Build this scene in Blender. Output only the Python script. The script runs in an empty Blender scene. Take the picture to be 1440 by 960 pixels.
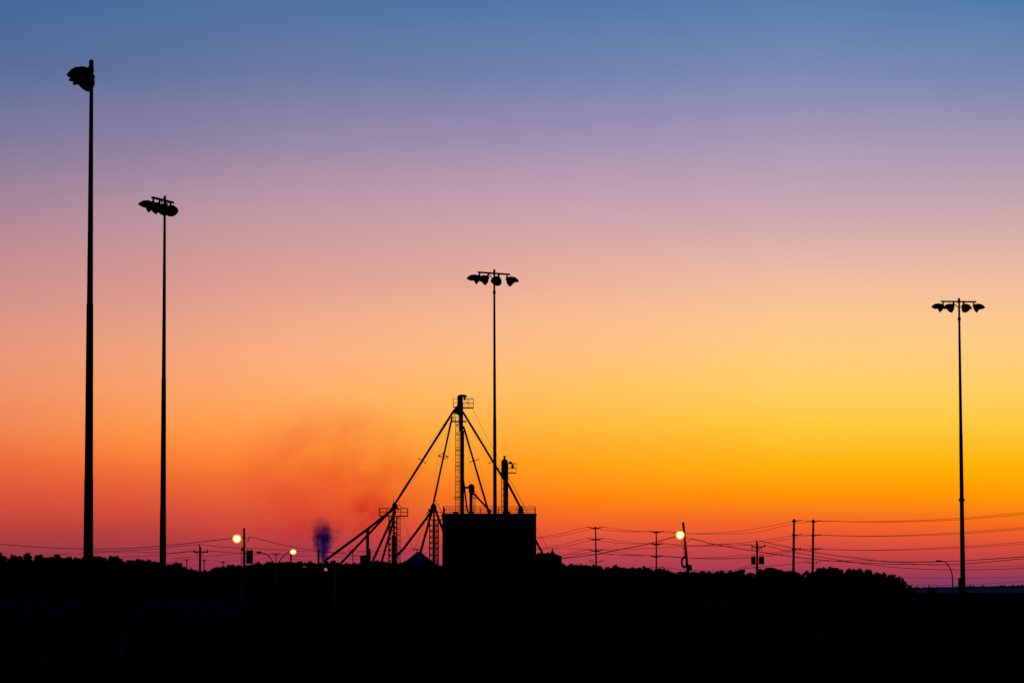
import bpy, math, random
from mathutils import Vector, Matrix
R = math.radians
sc = bpy.context.scene
COL = sc.collection

# ------------------------------------------------------------------ camera
CAM_H = 2.0                 # eye height, metres
F = 4600.0                  # focal length in photo pixels (1440 wide) = 115 mm on 36 mm
TH = math.atan((833.0 - 480.0) / F)
cd = bpy.data.cameras.new('camera'); cam = bpy.data.objects.new('camera', cd); COL.objects.link(cam)
cd.sensor_width = 36.0; cd.sensor_fit = 'HORIZONTAL'; cd.lens = 36.0 * F / 1440.0
cd.clip_start = 0.5; cd.clip_end = 40000
cam.location = (0, 0, CAM_H); cam.rotation_euler = (R(90) + TH, 0, 0)
sc.camera = cam

# ------------------------------------------------------------------ colour management / sampling
sc.view_settings.view_transform = 'Standard'; sc.view_settings.look = 'None'
sc.view_settings.exposure = 0.0; sc.view_settings.gamma = 1.0
sc.render.engine = 'CYCLES'
sc.cycles.max_bounces = 4; sc.cycles.diffuse_bounces = 2; sc.cycles.glossy_bounces = 2
sc.cycles.transparent_max_bounces = 16; sc.cycles.volume_bounces = 0
sc.cycles.volume_step_rate = 0.4; sc.cycles.volume_max_steps = 256
sc.cycles.use_denoising = False

# ------------------------------------------------------------------ dusk sky (by direction: elevation and azimuth)
def lin(c):
    c = c / 255.0
    return c / 12.92 if c <= 0.04045 else ((c + 0.055) / 1.055) ** 2.4
def elev(py): return math.degrees(TH + math.atan((480.0 - py) / F))
SKY = {
 -8.9: [(0,68,106,155),(100,88,108,152),(200,128,123,157),(300,170,135,152),(400,205,143,143),(450,220,148,133),(500,231,151,121),
        (550,237,147,104),(600,240,132,82),(650,234,108,60),(700,214,82,57),(740,186,65,61),(770,158,56,69),(790,150,53,75),(833,122,50,80)],
 -6.4: [(0,72,110,157),(100,97,115,157),(200,139,129,162),(300,183,145,158),(400,214,151,145),(450,229,158,136),(500,241,163,122),
        (550,249,161,102),(600,254,149,74),(640,251,131,57),(680,236,103,54),(720,211,76,57),(750,181,63,63),(770,162,58,70),(790,154,54,77),(833,122,50,82)],
 -4.0: [(0,78,114,160),(100,106,121,162),(200,150,137,167),(300,193,153,163),(400,224,161,149),(450,240,170,138),(500,250,174,126),
        (550,255,172,102),(600,255,157,72),(650,252,132,52),(700,234,99,51),(740,207,71,58),(770,174,60,72),(790,160,55,80),(833,120,50,85)],
 1.0:  [(0,80,119,167),(50,98,127,171),(100,114,129,174),(200,160,145,179),(300,204,164,174),(400,236,177,154),(450,250,188,141),(500,254,192,122),
        (550,255,192,94),(600,255,184,60),(650,255,162,26),(700,254,128,16),(740,238,92,46),(770,207,72,70),(800,166,61,84),(833,125,55,92)],
 5.0:  [(0,88,126,172),(50,106,133,176),(100,124,138,179),(150,145,145,182),(200,165,152,180),(250,185,161,179),(300,203,168,177),(350,221,179,170),(400,239,189,158),
        (450,252,199,142),(500,255,205,125),(550,255,207,98),(600,255,200,58),(650,255,180,12),(700,255,143,4),(740,243,94,42),(770,206,70,64),(800,166,60,82),(820,136,57,92),(833,115,55,95)],
 8.9:  [(0,76,120,169),(50,96,130,173),(100,116,134,176),(150,138,141,179),(200,161,150,178),(250,182,159,177),(300,203,169,175),(350,221,179,169),(400,239,189,158),
        (450,252,199,143),(500,255,204,125),(550,255,206,96),(600,255,198,58),(650,255,182,8),(700,255,152,2),(740,247,106,26),(770,213,73,58),(800,166,59,76),(820,129,58,95),(833,110,55,95)],
}
E0, E1 = -1.0, 12.0
w = bpy.data.worlds.new('World'); sc.world = w; w.use_nodes = True
nt = w.node_tree; N = nt.nodes; L = nt.links; N.clear()
def nmath(op, a, b=None, clamp=False):
    n = N.new('ShaderNodeMath'); n.operation = op; n.use_clamp = clamp
    for i, v in enumerate((a, b)):
        if v is None: continue
        if isinstance(v, (int, float)): n.inputs[i].default_value = v
        else: L.new(v, n.inputs[i])
    return n.outputs[0]
def nmap(v, a, b, c, d, smooth=False):
    n = N.new('ShaderNodeMapRange'); n.clamp = True
    if smooth: n.interpolation_type = 'SMOOTHSTEP'
    L.new(v, n.inputs[0])
    for i, x in enumerate((a, b, c, d)): n.inputs[i + 1].default_value = x
    return n.outputs[0]
def nmix(f, a, b, mode='MIX'):
    n = N.new('ShaderNodeMix'); n.data_type = 'RGBA'; n.blend_type = mode
    if isinstance(f, (int, float)): n.inputs[0].default_value = f
    else: L.new(f, n.inputs[0])
    for i, v in ((6, a), (7, b)):
        if isinstance(v, tuple): n.inputs[i].default_value = v
        else: L.new(v, n.inputs[i])
    return n.outputs[2]
tc = N.new('ShaderNodeTexCoord'); sx = N.new('ShaderNodeSeparateXYZ'); L.new(tc.outputs['Generated'], sx.inputs[0])
el = nmath('MULTIPLY', nmath('ARCSINE', sx.outputs[2]), 180 / math.pi)
az = nmath('MULTIPLY', nmath('ARCTAN2', sx.outputs[0], sx.outputs[1]), 180 / math.pi)
# the bands of colour are not perfectly level: faint long streaks bend them a little
mp = N.new('ShaderNodeMapping'); mp.inputs['Scale'].default_value = (7, 7, 34); L.new(tc.outputs['Generated'], mp.inputs[0])
nz = N.new('ShaderNodeTexNoise'); nz.inputs['Scale'].default_value = 1.0; nz.inputs['Detail'].default_value = 3; L.new(mp.outputs[0], nz.inputs['Vector'])
wob = nmath('MULTIPLY', nmath('SUBTRACT', nz.outputs[0], 0.5), 0.35)
t = nmap(nmath('ADD', el, wob), E0, E1, 0, 1)
prev = None; pk = None
for k in sorted(SKY):
    cr = N.new('ShaderNodeValToRGB'); r = cr.color_ramp; r.interpolation = 'LINEAR'
    stops = sorted(((elev(p) - E0) / (E1 - E0), a, b, c) for p, a, b, c in SKY[k])
    while len(r.elements) < len(stops): r.elements.new(0.5)
    for e, s in zip(r.elements, stops): e.position = s[0]
    for e, s in zip(r.elements, stops): e.color = (lin(s[1]), lin(s[2]), lin(s[3]), 1)
    L.new(t, cr.inputs[0])
    prev = cr.outputs[0] if prev is None else nmix(nmap(az, pk, k, 0, 1), prev, cr.outputs[0])
    pk = k
NIGHT = (0.0008, 0.0014, 0.026, 1)
up = nmap(el, 11.0, 34.0, 0, 1, True)
side = nmap(nmath('ABSOLUTE', az), 14.0, 75.0, 0, 1, True)
skycol = nmix(nmath('MAXIMUM', up, side), prev, NIGHT)
below = nmap(el, -2.0, -0.6, 1, 0)
skycol = nmix(below, skycol, (0.001, 0.001, 0.003, 1))
bg = N.new('ShaderNodeBackground'); L.new(skycol, bg.inputs[0]); bg.inputs[1].default_value = 1.0
wo = N.new('ShaderNodeOutputWorld'); L.new(bg.outputs[0], wo.inputs[0])

# ------------------------------------------------------------------ helpers
FWD = Vector((0, math.cos(TH), math.sin(TH))); UPV = Vector((0, -math.sin(TH), math.cos(TH)))
def P(px, py, D):
    """the point of the place at distance D (metres north of the camera) that the photograph shows at px, py"""
    d = FWD + Vector((1, 0, 0)) * ((px - 720.0) / F) + UPV * ((480.0 - py) / F)
    return Vector((0, 0, CAM_H)) + d * (D / d.y)
def px2m(D): return D / F
def ZH(py, D): return P(720, py, D).z

class MB:
    def __init__(s): s.v = []; s.f = []
    def add(s, vs, fs):
        o = len(s.v); s.v += [tuple(v) for v in vs]; s.f += [tuple(i + o for i in f) for f in fs]; return s
    def box(s, lo, hi, rot=0.0, piv=None):
        (a, b, c), (d, e, f) = lo, hi
        vs = [Vector(p) for p in ((a,b,c),(d,b,c),(d,e,c),(a,e,c),(a,b,f),(d,b,f),(d,e,f),(a,e,f))]
        if rot:
            pv = Vector(piv) if piv else sum(vs, Vector()) / 8
            m = Matrix.Rotation(rot, 3, 'Z'); vs = [m @ (v - pv) + pv for v in vs]
        return s.add(vs, [(0,3,2,1),(4,5,6,7),(0,1,5,4),(1,2,6,5),(2,3,7,6),(3,0,4,7)])
    def tube(s, p0, p1, r0, r1=None, n=8):
        return s.path([p0, p1], [r0, r0 if r1 is None else r1], n)
    def path(s, pts, rs, n=8):
        pts = [Vector(p) for p in pts]
        if isinstance(rs, (int, float)): rs = [rs] * len(pts)
        o = len(s.v); prevx = None
        for i, p in enumerate(pts):
            d = (pts[min(i + 1, len(pts) - 1)] - pts[max(i - 1, 0)]).normalized()
            if prevx is None:
                x = d.orthogonal().normalized()
            else:
                x = (prevx - d * prevx.dot(d)).normalized()
            prevx = x; y = d.cross(x)
            for k in range(n):
                a = 2 * math.pi * k / n
                s.v.append(tuple(p + (x * math.cos(a) + y * math.sin(a)) * rs[i]))
        for i in range(len(pts) - 1):
            for k in range(n):
                a = o + i * n + k; b = o + i * n + (k + 1) % n
                s.f.append((a, b, b + n, a + n))
        s.f.append(tuple(o + k for k in reversed(range(n))))
        s.f.append(tuple(o + (len(pts) - 1) * n + k for k in range(n)))
        return s
    def lathe(s, prof, n=20, m=None, a0=0.0, a1=2 * math.pi):
        """prof = [(radius, height)], about Z; m places it"""
        full = abs(a1 - a0 - 2 * math.pi) < 1e-6
        cols = n if full else n + 1
        o = len(s.v)
        for r, h in prof:
            for k in range(cols):
                a = a0 + (a1 - a0) * k / n
                v = Vector((r * math.cos(a), r * math.sin(a), h))
                s.v.append(tuple(m @ v if m else v))
        for i in range(len(prof) - 1):
            for k in range(n):
                a = o + i * cols + k; b = o + i * cols + ((k + 1) % cols)
                s.f.append((a, b, b + cols, a + cols))
        return s
    def ball(s, c, r, n=14, sq=(1, 1, 1)):
        prof = [(max(1e-4, math.sin(math.pi * i / 8)) * r, -math.cos(math.pi * i / 8) * r) for i in range(9)]
        return s.lathe(prof, n, Matrix.Translation(c) @ Matrix.Diagonal((*sq, 1)))
    def build(s, name, mat, parent=None, smooth=False, base=None):
        """link the shape as ONE mesh object; base = where its origin sits"""
        me = bpy.data.meshes.new(name)
        b = Vector(base) if base is not None else (Vector(parent['_base']) if parent is not None and '_base' in parent else Vector())
        me.from_pydata([tuple(Vector(v) - b) for v in s.v], [], s.f); me.update()
        if smooth:
            for p in me.polygons: p.use_smooth = True
        me.materials.append(mat)
        o = bpy.data.objects.new(name, me); COL.objects.link(o)
        if parent is not None:
            o.parent = parent
            if '_base' in parent and base is None: o['_base'] = tuple(b)
        else: o.location = b
        return o

def tag(o, label, cat, group=None):
    o['label'] = label; o['category'] = cat
    if group: o['group'] = group
    return o
def thing(name, label, cat, base=(0, 0, 0), group=None):
    o = bpy.data.objects.new(name, None); COL.objects.link(o); o.empty_display_size = 0.5
    o.location = base; o['_base'] = tuple(base)
    return tag(o, label, cat, group)
def struct(o): o['kind'] = 'structure'; return o

# ------------------------------------------------------------------ materials
def mat(name, col, col2=None, scale=3.0, rough=0.9, metal=0.0, spec=0.1, detail=4.0, stretch=None):
    m = bpy.data.materials.new(name); m.use_nodes = True
    n = m.node_tree.nodes; l = m.node_tree.links; b = n['Principled BSDF']
    b.inputs['Roughness'].default_value = rough; b.inputs['Metallic'].default_value = metal
    b.inputs['Specular IOR Level'].default_value = spec
    tx = n.new('ShaderNodeTexCoord'); no = n.new('ShaderNodeTexNoise'); cr = n.new('ShaderNodeValToRGB')
    no.inputs['Scale'].default_value = scale; no.inputs['Detail'].default_value = detail
    v = tx.outputs['Object']
    if stretch:
        mm = n.new('ShaderNodeMapping'); mm.inputs['Scale'].default_value = stretch; l.new(v, mm.inputs[0]); v = mm.outputs[0]
    l.new(v, no.inputs['Vector']); l.new(no.outputs[0], cr.inputs[0])
    cr.color_ramp.elements[0].position = 0.35; cr.color_ramp.elements[1].position = 0.7
    cr.color_ramp.elements[0].color = (*col, 1); cr.color_ramp.elements[1].color = (*(col2 or tuple(c * 1.5 for c in col)), 1)
    l.new(cr.outputs[0], b.inputs['Base Color'])
    return m
M_STEEL = mat('weathered dark steel', (0.05, 0.05, 0.055), (0.08, 0.08, 0.08), 2.0, 0.85)
M_GALV = mat('galvanised steel', (0.13, 0.13, 0.14), (0.2, 0.2, 0.21), 1.5, 0.8)
M_PAINT = mat('dull dark painted steel', (0.04, 0.04, 0.042), (0.06, 0.06, 0.06), 1.0, 0.85)
M_WOOD = mat('tarred pole timber', (0.05, 0.035, 0.025), (0.09, 0.065, 0.045), 4.0, 0.95, stretch=(6, 6, 0.4))
M_CONC = mat('grain elevator concrete', (0.07, 0.068, 0.065), (0.1, 0.098, 0.095), 0.4, 0.95, stretch=(1, 1, 0.25))
M_ROOFM = mat('corrugated metal roof', (0.3, 0.3, 0.32), (0.42, 0.42, 0.45), 0.8, 0.4, 0.9, 0.5)
M_CLAD = mat('dark shed cladding', (0.05, 0.048, 0.045), (0.075, 0.07, 0.065), 0.7, 0.95, stretch=(3, 3, 0.3))
M_GLASS = mat('floodlight glass', (0.04, 0.04, 0.045), None, 1.0, 0.3, 0.0, 0.3)
M_CABLE = mat('cable', (0.03, 0.03, 0.03), (0.04, 0.04, 0.04), 1.0, 0.9)
M_CER = mat('insulator porcelain', (0.07, 0.06, 0.055), None, 5.0, 0.6)
M_LEAF = mat('foliage', (0.02, 0.03, 0.014), (0.045, 0.06, 0.025), 0.9, 1.0, 0, 0.0)
M_BARK = mat('bark', (0.05, 0.04, 0.03), (0.08, 0.065, 0.05), 6.0, 1.0, stretch=(4, 4, 0.5))
M_GRASS = mat('night grass', (0.014, 0.017, 0.009), (0.03, 0.032, 0.018), 0.06, 1.0, 0, 0.0, 8)
M_STUB = mat('pale stubble field', (0.3, 0.29, 0.33), (0.42, 0.4, 0.45), 0.004, 1.0, 0, 0.0, 6)
M_FOREST = mat('far conifers', (0.05, 0.06, 0.06), (0.09, 0.1, 0.1), 0.05, 1.0, 0, 0.0)
M_WHITE = mat('weathered white paint', (0.5, 0.5, 0.5), (0.7, 0.7, 0.7), 3.0, 0.7)
M_BOARD = mat('pale fence board', (0.28, 0.28, 0.29), (0.42, 0.42, 0.42), 2.0, 0.9, stretch=(0.3, 3, 3))
def emis(name, col, s, clear=0.0):
    m = bpy.data.materials.new(name); m.use_nodes = True; n = m.node_tree.nodes; l = m.node_tree.links
    e = n.new('ShaderNodeEmission'); e.inputs[0].default_value = (*col, 1); e.inputs[1].default_value = s
    out = n['Material Output']
    if clear:
        tr = n.new('ShaderNodeBsdfTransparent'); mx = n.new('ShaderNodeMixShader'); mx.inputs[0].default_value = 1 - clear
        l.new(tr.outputs[0], mx.inputs[1]); l.new(e.outputs[0], mx.inputs[2]); l.new(mx.outputs[0], out.inputs[0])
    else: l.new(e.outputs[0], out.inputs[0])
    return m
M_BULB = emis('sodium lamp bulb', (1.0, 0.88, 0.42), 14)
M_HALO = emis('yellow lamp halo glow', (1.0, 0.68, 0.02), 1.25, 0.38)  # translucent glow added to stand in for bloom around lit bulbs
M_BULBW = emis('warm white lamp bulb', (1.0, 0.88, 0.55), 7)
M_WIN = emis('lit window', (1.0, 0.42, 0.06), 0.75)

# ------------------------------------------------------------------ ground, hill, far field
NB = MB()
ys = [-60, 40, 70, 120, 200, 300, 420, 600, 900, 1400, 2200, 3600, 6000, 10000]
xs = [-5000, -1200, -400, -160, -80, -40, -15, 0, 15, 40, 80, 160, 400, 1200, 5000]
NB.add([(x, y, 0.0) for y in ys for x in xs],
       [(j * len(xs) + i, j * len(xs) + i + 1, (j + 1) * len(xs) + i + 1, (j + 1) * len(xs) + i)
        for j in range(len(ys) - 1) for i in range(len(xs) - 1)])
struct(NB.build('ground', M_GRASS))

PROFILE = [(-60,780),(-20,778),(0,776),(4,782),(9,782),(14,779.5),(18,779),(23,783),(30,781),(34,777),(37,776),(42,782),(48,780),(54,779),(62,783),(70,781),
 (77,778.5),(82,783),(90,785.5),(97,782),(105,784),(112,782),(120,782),(132,781),(138,781),(145,784),(152,781),(160,781),(168,783),(176,785),(183,787),
 (190,786),(197,785),(203,787.5),(206,786.5),(212,786),(218,788),(226,790),(234,796),(238,793),(243,789),(247,791),(251,790.5),(256,795),(262,798),(265,800),(268,798),
 (275,800),(282,801),(287,801),(293,801),(298,798),(302,797),(306,799),(309,796),(315,796),(320,794),(326,793),(332,795),(337,793.5),(343,793),(350,792),
 (357,794),(361,790),(365,789),(370,790.5),(375,790),(380,789),(388,789.5),(395,789),(402,789),(410,790),(418,790.5),(422,788),(427,790),(432,789.5),
 (436,788),(441,791),(448,790),(458,789),(465,787.5),(471,787),(475,791),(480,793),(488,791),(496,792),(505,790),(514,791),(520,790),(527,788),(532,787),(538,788),
 (545,789),(553,790),(562,788.5),(568,788),(580,790),(600,789),(620,790),(640,792),(700,796),(780,795),(790,794),(795,796),(800,794),(806,792),(811,794),(816,792),(821,792.5),
 (825,795),(830,794),(834,793),(840,796),(846,795),(851,798),(854,796),(858,799),(862,794.5),(866,793),(871,795),(875,798.5),(880,797.5),(885,798.5),(889,796),
 (893,799),(898,796),(903,795.5),(908,797),(914,799),(920,802),(925,799),(931,799),(936,799),(941,802),(945,806),(952,803),(960,802.5),(967,802),(975,804.5),
 (983,804),(988,802),(993,804),(1000,803),(1007,803),(1012,801.5),(1018,803),(1025,804),(1030,802),(1037,802),(1042,799.5),(1047,801.5),(1052,807.5),(1058,803),
 (1063,799),(1070,798),(1080,797.5),(1090,799),(1100,801),(1105,804),(1110,802),(1117,802),(1124,804),(1128,807),(1132,805),(1138,802),(1143,803),(1148,802),
 (1152,798),(1157,797),(1162,798.5),(1168,796),(1172,795.5),(1178,797),(1184,799.5),(1190,800.5),(1197,799),(1205,799),(1210,801),(1217,800),(1225,801),(1232,803),
 (1238,806),(1243,804),(1248,805),(1253,809),(1257,807),(1262,808),(1267,812),(1270,815.5),(1274,817),(1278,820),(1282,825),(1288,832)]
def prof(x):
    for (a, ya), (b, yb) in zip(PROFILE, PROFILE[1:]):
        if a <= x <= b: return ya + (yb - ya) * (x - a) / (b - a)
    return 833

HB = MB(); HX = list(range(-60, 1281, 10)) ; DC = 690.0
rows = [(610.0, 0.0), (640.0, 0.45), (670.0, 0.88), (DC, 1.0), (720.0, 0.86), (780.0, 0.3), (830.0, 0.0)]
for D, k in rows:
    for i, x in enumerate(HX):
        y = max(prof(xx) for xx in (x - 12, x - 6, x, x + 6, x + 12)) + 7
        z = max(0.0, ZH(y, DC)) * (1.0 if x < 1268 else 0.3)
        HB.v.append((P(x, 800, DC).x * (D / DC), D, -0.02 + z * k))
for j in range(len(rows) - 1):
    for i in range(len(HX) - 1):
        a = j * len(HX) + i; HB.f.append((a, a + 1, a + 1 + len(HX), a + len(HX)))
struct(HB.build('hill', M_GRASS))

# pale field that climbs to the far skyline, with its forest edge
FB = MB(); fx = list(range(1150, 1761, 10))
for D, y in ((2600, None), (4300, 830.5), (6000, 828.3), (6400, 829)):
    for x in fx:
        z = -0.05 if y is None else ZH(y - 3.0 * max(0.0, min(1.0, (x - 1280) / 160.0)) * (1 if D >= 6000 else 0.45), D)
        FB.v.append((P(x, 830, D).x, D, z))
n = len(fx)
for j in range(3):
    for i in range(n - 1):
        a = j * n + i; FB.f.append((a, a + 1, a + 1 + n, a + n))
struct(FB.build('field', M_STUB))
rnd = random.Random(5)
TB = MB()
x = 1200.0
while x < 1740:
    D = 6000 + rnd.uniform(-60, 60)
    base_y = 828.3 - 3.0 * max(0.0, min(1.0, (x - 1280) / 160.0))
    h = rnd.uniform(2.0, 3.2) * (1.0 if rnd.random() > 0.12 else 1.6) + (0.8 if 1360 < x < 1372 else 0)
    wpx = rnd.uniform(0.9, 2.0)
    c = P(x, base_y, D); top = P(x, base_y - h, D); r = wpx * px2m(D)
    hh = top.z - c.z
    if rnd.random() < 0.6:
        TB.lathe([(r, -4), (r * 1.05, hh * 0.3), (r * 0.6, hh * 0.7), (0.05, hh)], 7, Matrix.Translation(c))
    else:
        TB.lathe([(r * 0.8, -4), (r * 1.2, hh * 0.4), (r * 0.95, hh * 0.75), (r * 0.5, hh * 0.95), (0.05, hh)], 7, Matrix.Translation(c))
    x += rnd.uniform(0.7, 1.7)
fo = TB.build('distant_forest', M_FOREST); fo['kind'] = 'stuff'
tag(fo, 'dark jagged forest edge along the far skyline', 'forest')

# low grass bank that hides the foot of the far field
BB = MB(); bx = list(range(1262, 1761, 6))
rb = random.Random(8)
for D, k in ((360, 0.0), (372, 0.8), (380, 1.0), (392, 0.8), (410, 0.0)):
    for i, x in enumerate(bx):
        e = min(1.0, max(0.0, (x - 1262) / 22.0))
        BB.v.append((P(x, 830, 380).x, D, -0.02 + k * e * (ZH(832.6, 380) + rb.uniform(-0.03, 0.03))))
n = len(bx)
for j in range(4):
    for i in range(n - 1):
        a = j * n + i; BB.f.append((a, a + 1, a + 1 + n, a + n))
struct(BB.build('terrain', M_GRASS))

# ------------------------------------------------------------------ trees
def ico(sub=2):
    import bmesh
    bm = bmesh.new(); bmesh.ops.create_icosphere(bm, subdivisions=sub, radius=1.0)
    v = [x.co.copy() for x in bm.verts]; bm.verts.index_update(); f = [tuple(q.index for q in x.verts) for x in bm.faces]; bm.free(); return v, f
ICO = ico(2)
def crown_mesh(seed, kind, q=0.45):
    """unit crown: foot at z=0, top at z=1, half width about 0.5, made for a width q times its height; leaf clumps through the volume"""
    rn = random.Random(seed); b = MB(); lobes = []
    if kind == 'conifer':
        for i in range(12):
            z = 0.04 + i / 12.6; lobes.append((Vector((rn.uniform(-.03, .03), rn.uniform(-.03, .03), z)), 0.46 * (1 - i / 12.4) + 0.03, 0.07))
    else:
        for z in (0.16, 0.34, 0.52, 0.68): lobes.append((Vector((rn.uniform(-.05, .05), rn.uniform(-.05, .05), z)), 0.38 - 0.12 * (z > .6), 0.18))
        for i in range(38):
            a = rn.uniform(0, 6.28); z = rn.uniform(0.1, 0.9)
            env = 0.40 * math.sqrt(max(0.0, 1 - max(0.0, (z - 0.45) / 0.5) ** 2))
            rr = env * rn.uniform(0.55, 1.0); s_ = rn.uniform(0.09, 0.18)
            lobes.append((Vector((math.cos(a) * rr, math.sin(a) * rr, z)), s_, s_ * q * rn.uniform(0.85, 1.1)))
    for c, r, h in lobes:
        ph = [rn.uniform(0, 6.28) for _ in range(4)]
        vs = []
        for v in ICO[0]:
            k = 0.82 + 0.12 * math.sin(5 * v.x + ph[0]) * math.sin(5 * v.y + ph[1]) + 0.1 * math.sin(9 * v.z + ph[2]) * math.sin(8 * v.x + ph[3])
            vs.append(c + Vector((v.x * r * k, v.y * r * k, v.z * h * k)))
        b.add(vs, ICO[1])
        for _ in range(int(40 + 700 * r)):
            d = Vector((rn.gauss(0, 1), rn.gauss(0, 1), rn.gauss(0, 1))).normalized()
            k = rn.uniform(0.78, 1.1) if rn.random() > 0.12 else rn.uniform(1.1, 1.38)
            p = c + Vector((d.x * r, d.y * r, d.z * h)) * k
            sz = rn.uniform(0.016, 0.04)
            u = Vector((rn.gauss(0, 1), rn.gauss(0, 1), rn.gauss(0, 1))).normalized(); w_ = u.orthogonal().normalized()
            u = Vector((u.x, u.y, u.z * q)) * sz; w_ = Vector((w_.x, w_.y, w_.z * q)) * sz * .6
            b.add([p - u, p + w_, p + u, p - w_], [(0, 1, 2, 3)])
    zt = sorted(v[2] for v in b.v)[-14]
    b.v = [(x, y, max(0.0, z) / zt) for x, y, z in b.v]
    me = bpy.data.meshes.new('crown'); me.from_pydata(b.v, [], b.f); me.update(); me.materials.append(M_LEAF)
    return me
CROWNS = [crown_mesh(s, 'leafy') for s in (3, 7, 11, 19, 23, 31)]
CONIF = [crown_mesh(41, 'conifer'), crown_mesh(43, 'conifer')]
def trunk_mesh():
    b = MB(); b.path([(0, 0, 0), (0.01, 0, 0.25), (-0.01, 0.01, 0.55), (0, 0, 0.9)], [0.035, 0.028, 0.02, 0.006], 8)
    for a, z in ((0.3, 0.3), (2.2, 0.38), (4.1, 0.45), (5.4, 0.52), (1.2, 0.6)):
        b.path([(0, 0, z), (math.cos(a) * .18, math.sin(a) * .18, z + .13), (math.cos(a) * .3, math.sin(a) * .3, z + .2)], [0.014, 0.009, 0.003], 5)
    me = bpy.data.meshes.new('trunk'); me.from_pydata(b.v, [], b.f); me.update(); me.materials.append(M_BARK); return me
TRUNK = trunk_mesh()
rt = random.Random(77)
def plant_tree(name, px, top, rpx, D, label, group, conifer=False, cat='tree'):
    g = P(px, 833, D); H = ZH(top, D)
    t = thing(name, label, cat, (g.x, D, 0), group)
    me = rt.choice(CONIF if conifer else CROWNS)
    wd = rpx * px2m(D) / 0.5
    c = bpy.data.objects.new('crown', me); COL.objects.link(c); c.parent = t
    c.scale = (wd, wd, H * 0.93); c.location = (0, 0, H * 0.07); c.rotation_euler = (0, 0, rt.uniform(0, 6.28))
    k = bpy.data.objects.new('trunk', TRUNK); COL.objects.link(k); k.parent = t
    k.scale = (H * 0.6, H * 0.6, H * 0.9); k.rotation_euler = (0, 0, rt.uniform(0, 6.28))
    return t
STRETCH = [(-99, 118, 'dark tree in the treeline between the photo edge and the tallest floodlight pole'),
 (118, 224, 'dark tree in the treeline between the two floodlight poles at the photo edge'),
 (224, 338, 'dark tree behind the small crossarm pole and the slanting treeline dip'),
 (338, 440, 'dark tree in the flat treeline around the twin-armed street lamp'),
 (440, 640, 'dark tree in the treeline at the feet of the grain spouts and lattice towers'),
 (640, 860, 'dark tree in the treeline around the first three-tier power pole'),
 (860, 948, 'dark tree in the treeline around the second three-tier power pole'),
 (948, 1054, 'dark tree in the low treeline dip beside the leaning lamp pole'),
 (1054, 1130, 'dark tree in the rounded clump around the transformer pole'),
 (1130, 1240, 'dark rounded tree in the clump beside the paired power poles'),
 (1240, 1300, 'small dark tree in the sloping end of the treeline by the open field')]
def stretch(px):
    for a, b, l in STRETCH:
        if a <= px < b: return l
    return STRETCH[-1][2]
pts = [p for p in PROFILE if not (600 < p[0] < 786)]
for i in range(1, len(pts) - 1):
    (xa, ya), (xb, yb), (xc, yc) = pts[i - 1:i + 2]
    if yb <= ya and yb <= yc:                                   # a crown of its own on the skyline
        dx = max(7.0, min(13.0, (xc - xa) * .95)) if xb < 1240 else 6.5
        spiky = False
        plant_tree('conifer_tree' if spiky else 'leafy_tree', xb, yb - 0.2, 5.5 if spiky else dx, rt.uniform(520, 585), stretch(xb), stretch(xb).replace('dark tree', 'trees').replace('dark rounded tree', 'trees').replace('small trees', 'trees'), spiky)
x = -55.0
while x < 1276:
    if not (621 < x < 790):
        y = (prof(x - 4) + prof(x) + prof(x + 4)) / 3 + rt.uniform(0.0, 1.3)
        plant_tree('leafy_tree', x, y, rt.uniform(11, 17) if x < 1235 else 7, rt.uniform(490, 590) if not 270 < x < 345 else rt.uniform(500, 590),
                   stretch(x), stretch(x).replace('dark tree', 'trees').replace('dark rounded tree', 'trees').replace('small trees', 'trees'))
    x += rt.uniform(6.5, 9) if x < 1240 else 5
plant_tree('bush', 1278.5, 822.0, 6, 470, 'rounded bush stepping down from the last tree of the treeline', None, cat='bush')
plant_tree('bush', 1284, 827.5, 6, 462, 'lowest bush where the treeline meets the pale far field', None, cat='bush')
plant_tree('bush', 1312, 825.6, 9, 396, 'low dark bush beside the single-arm street lamp', None, cat='bush')
plant_tree('young_tree', 1306.5, 822, 6, 394, 'small pointed young tree poking out of the low bush by the street lamp', None, True)

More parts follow.
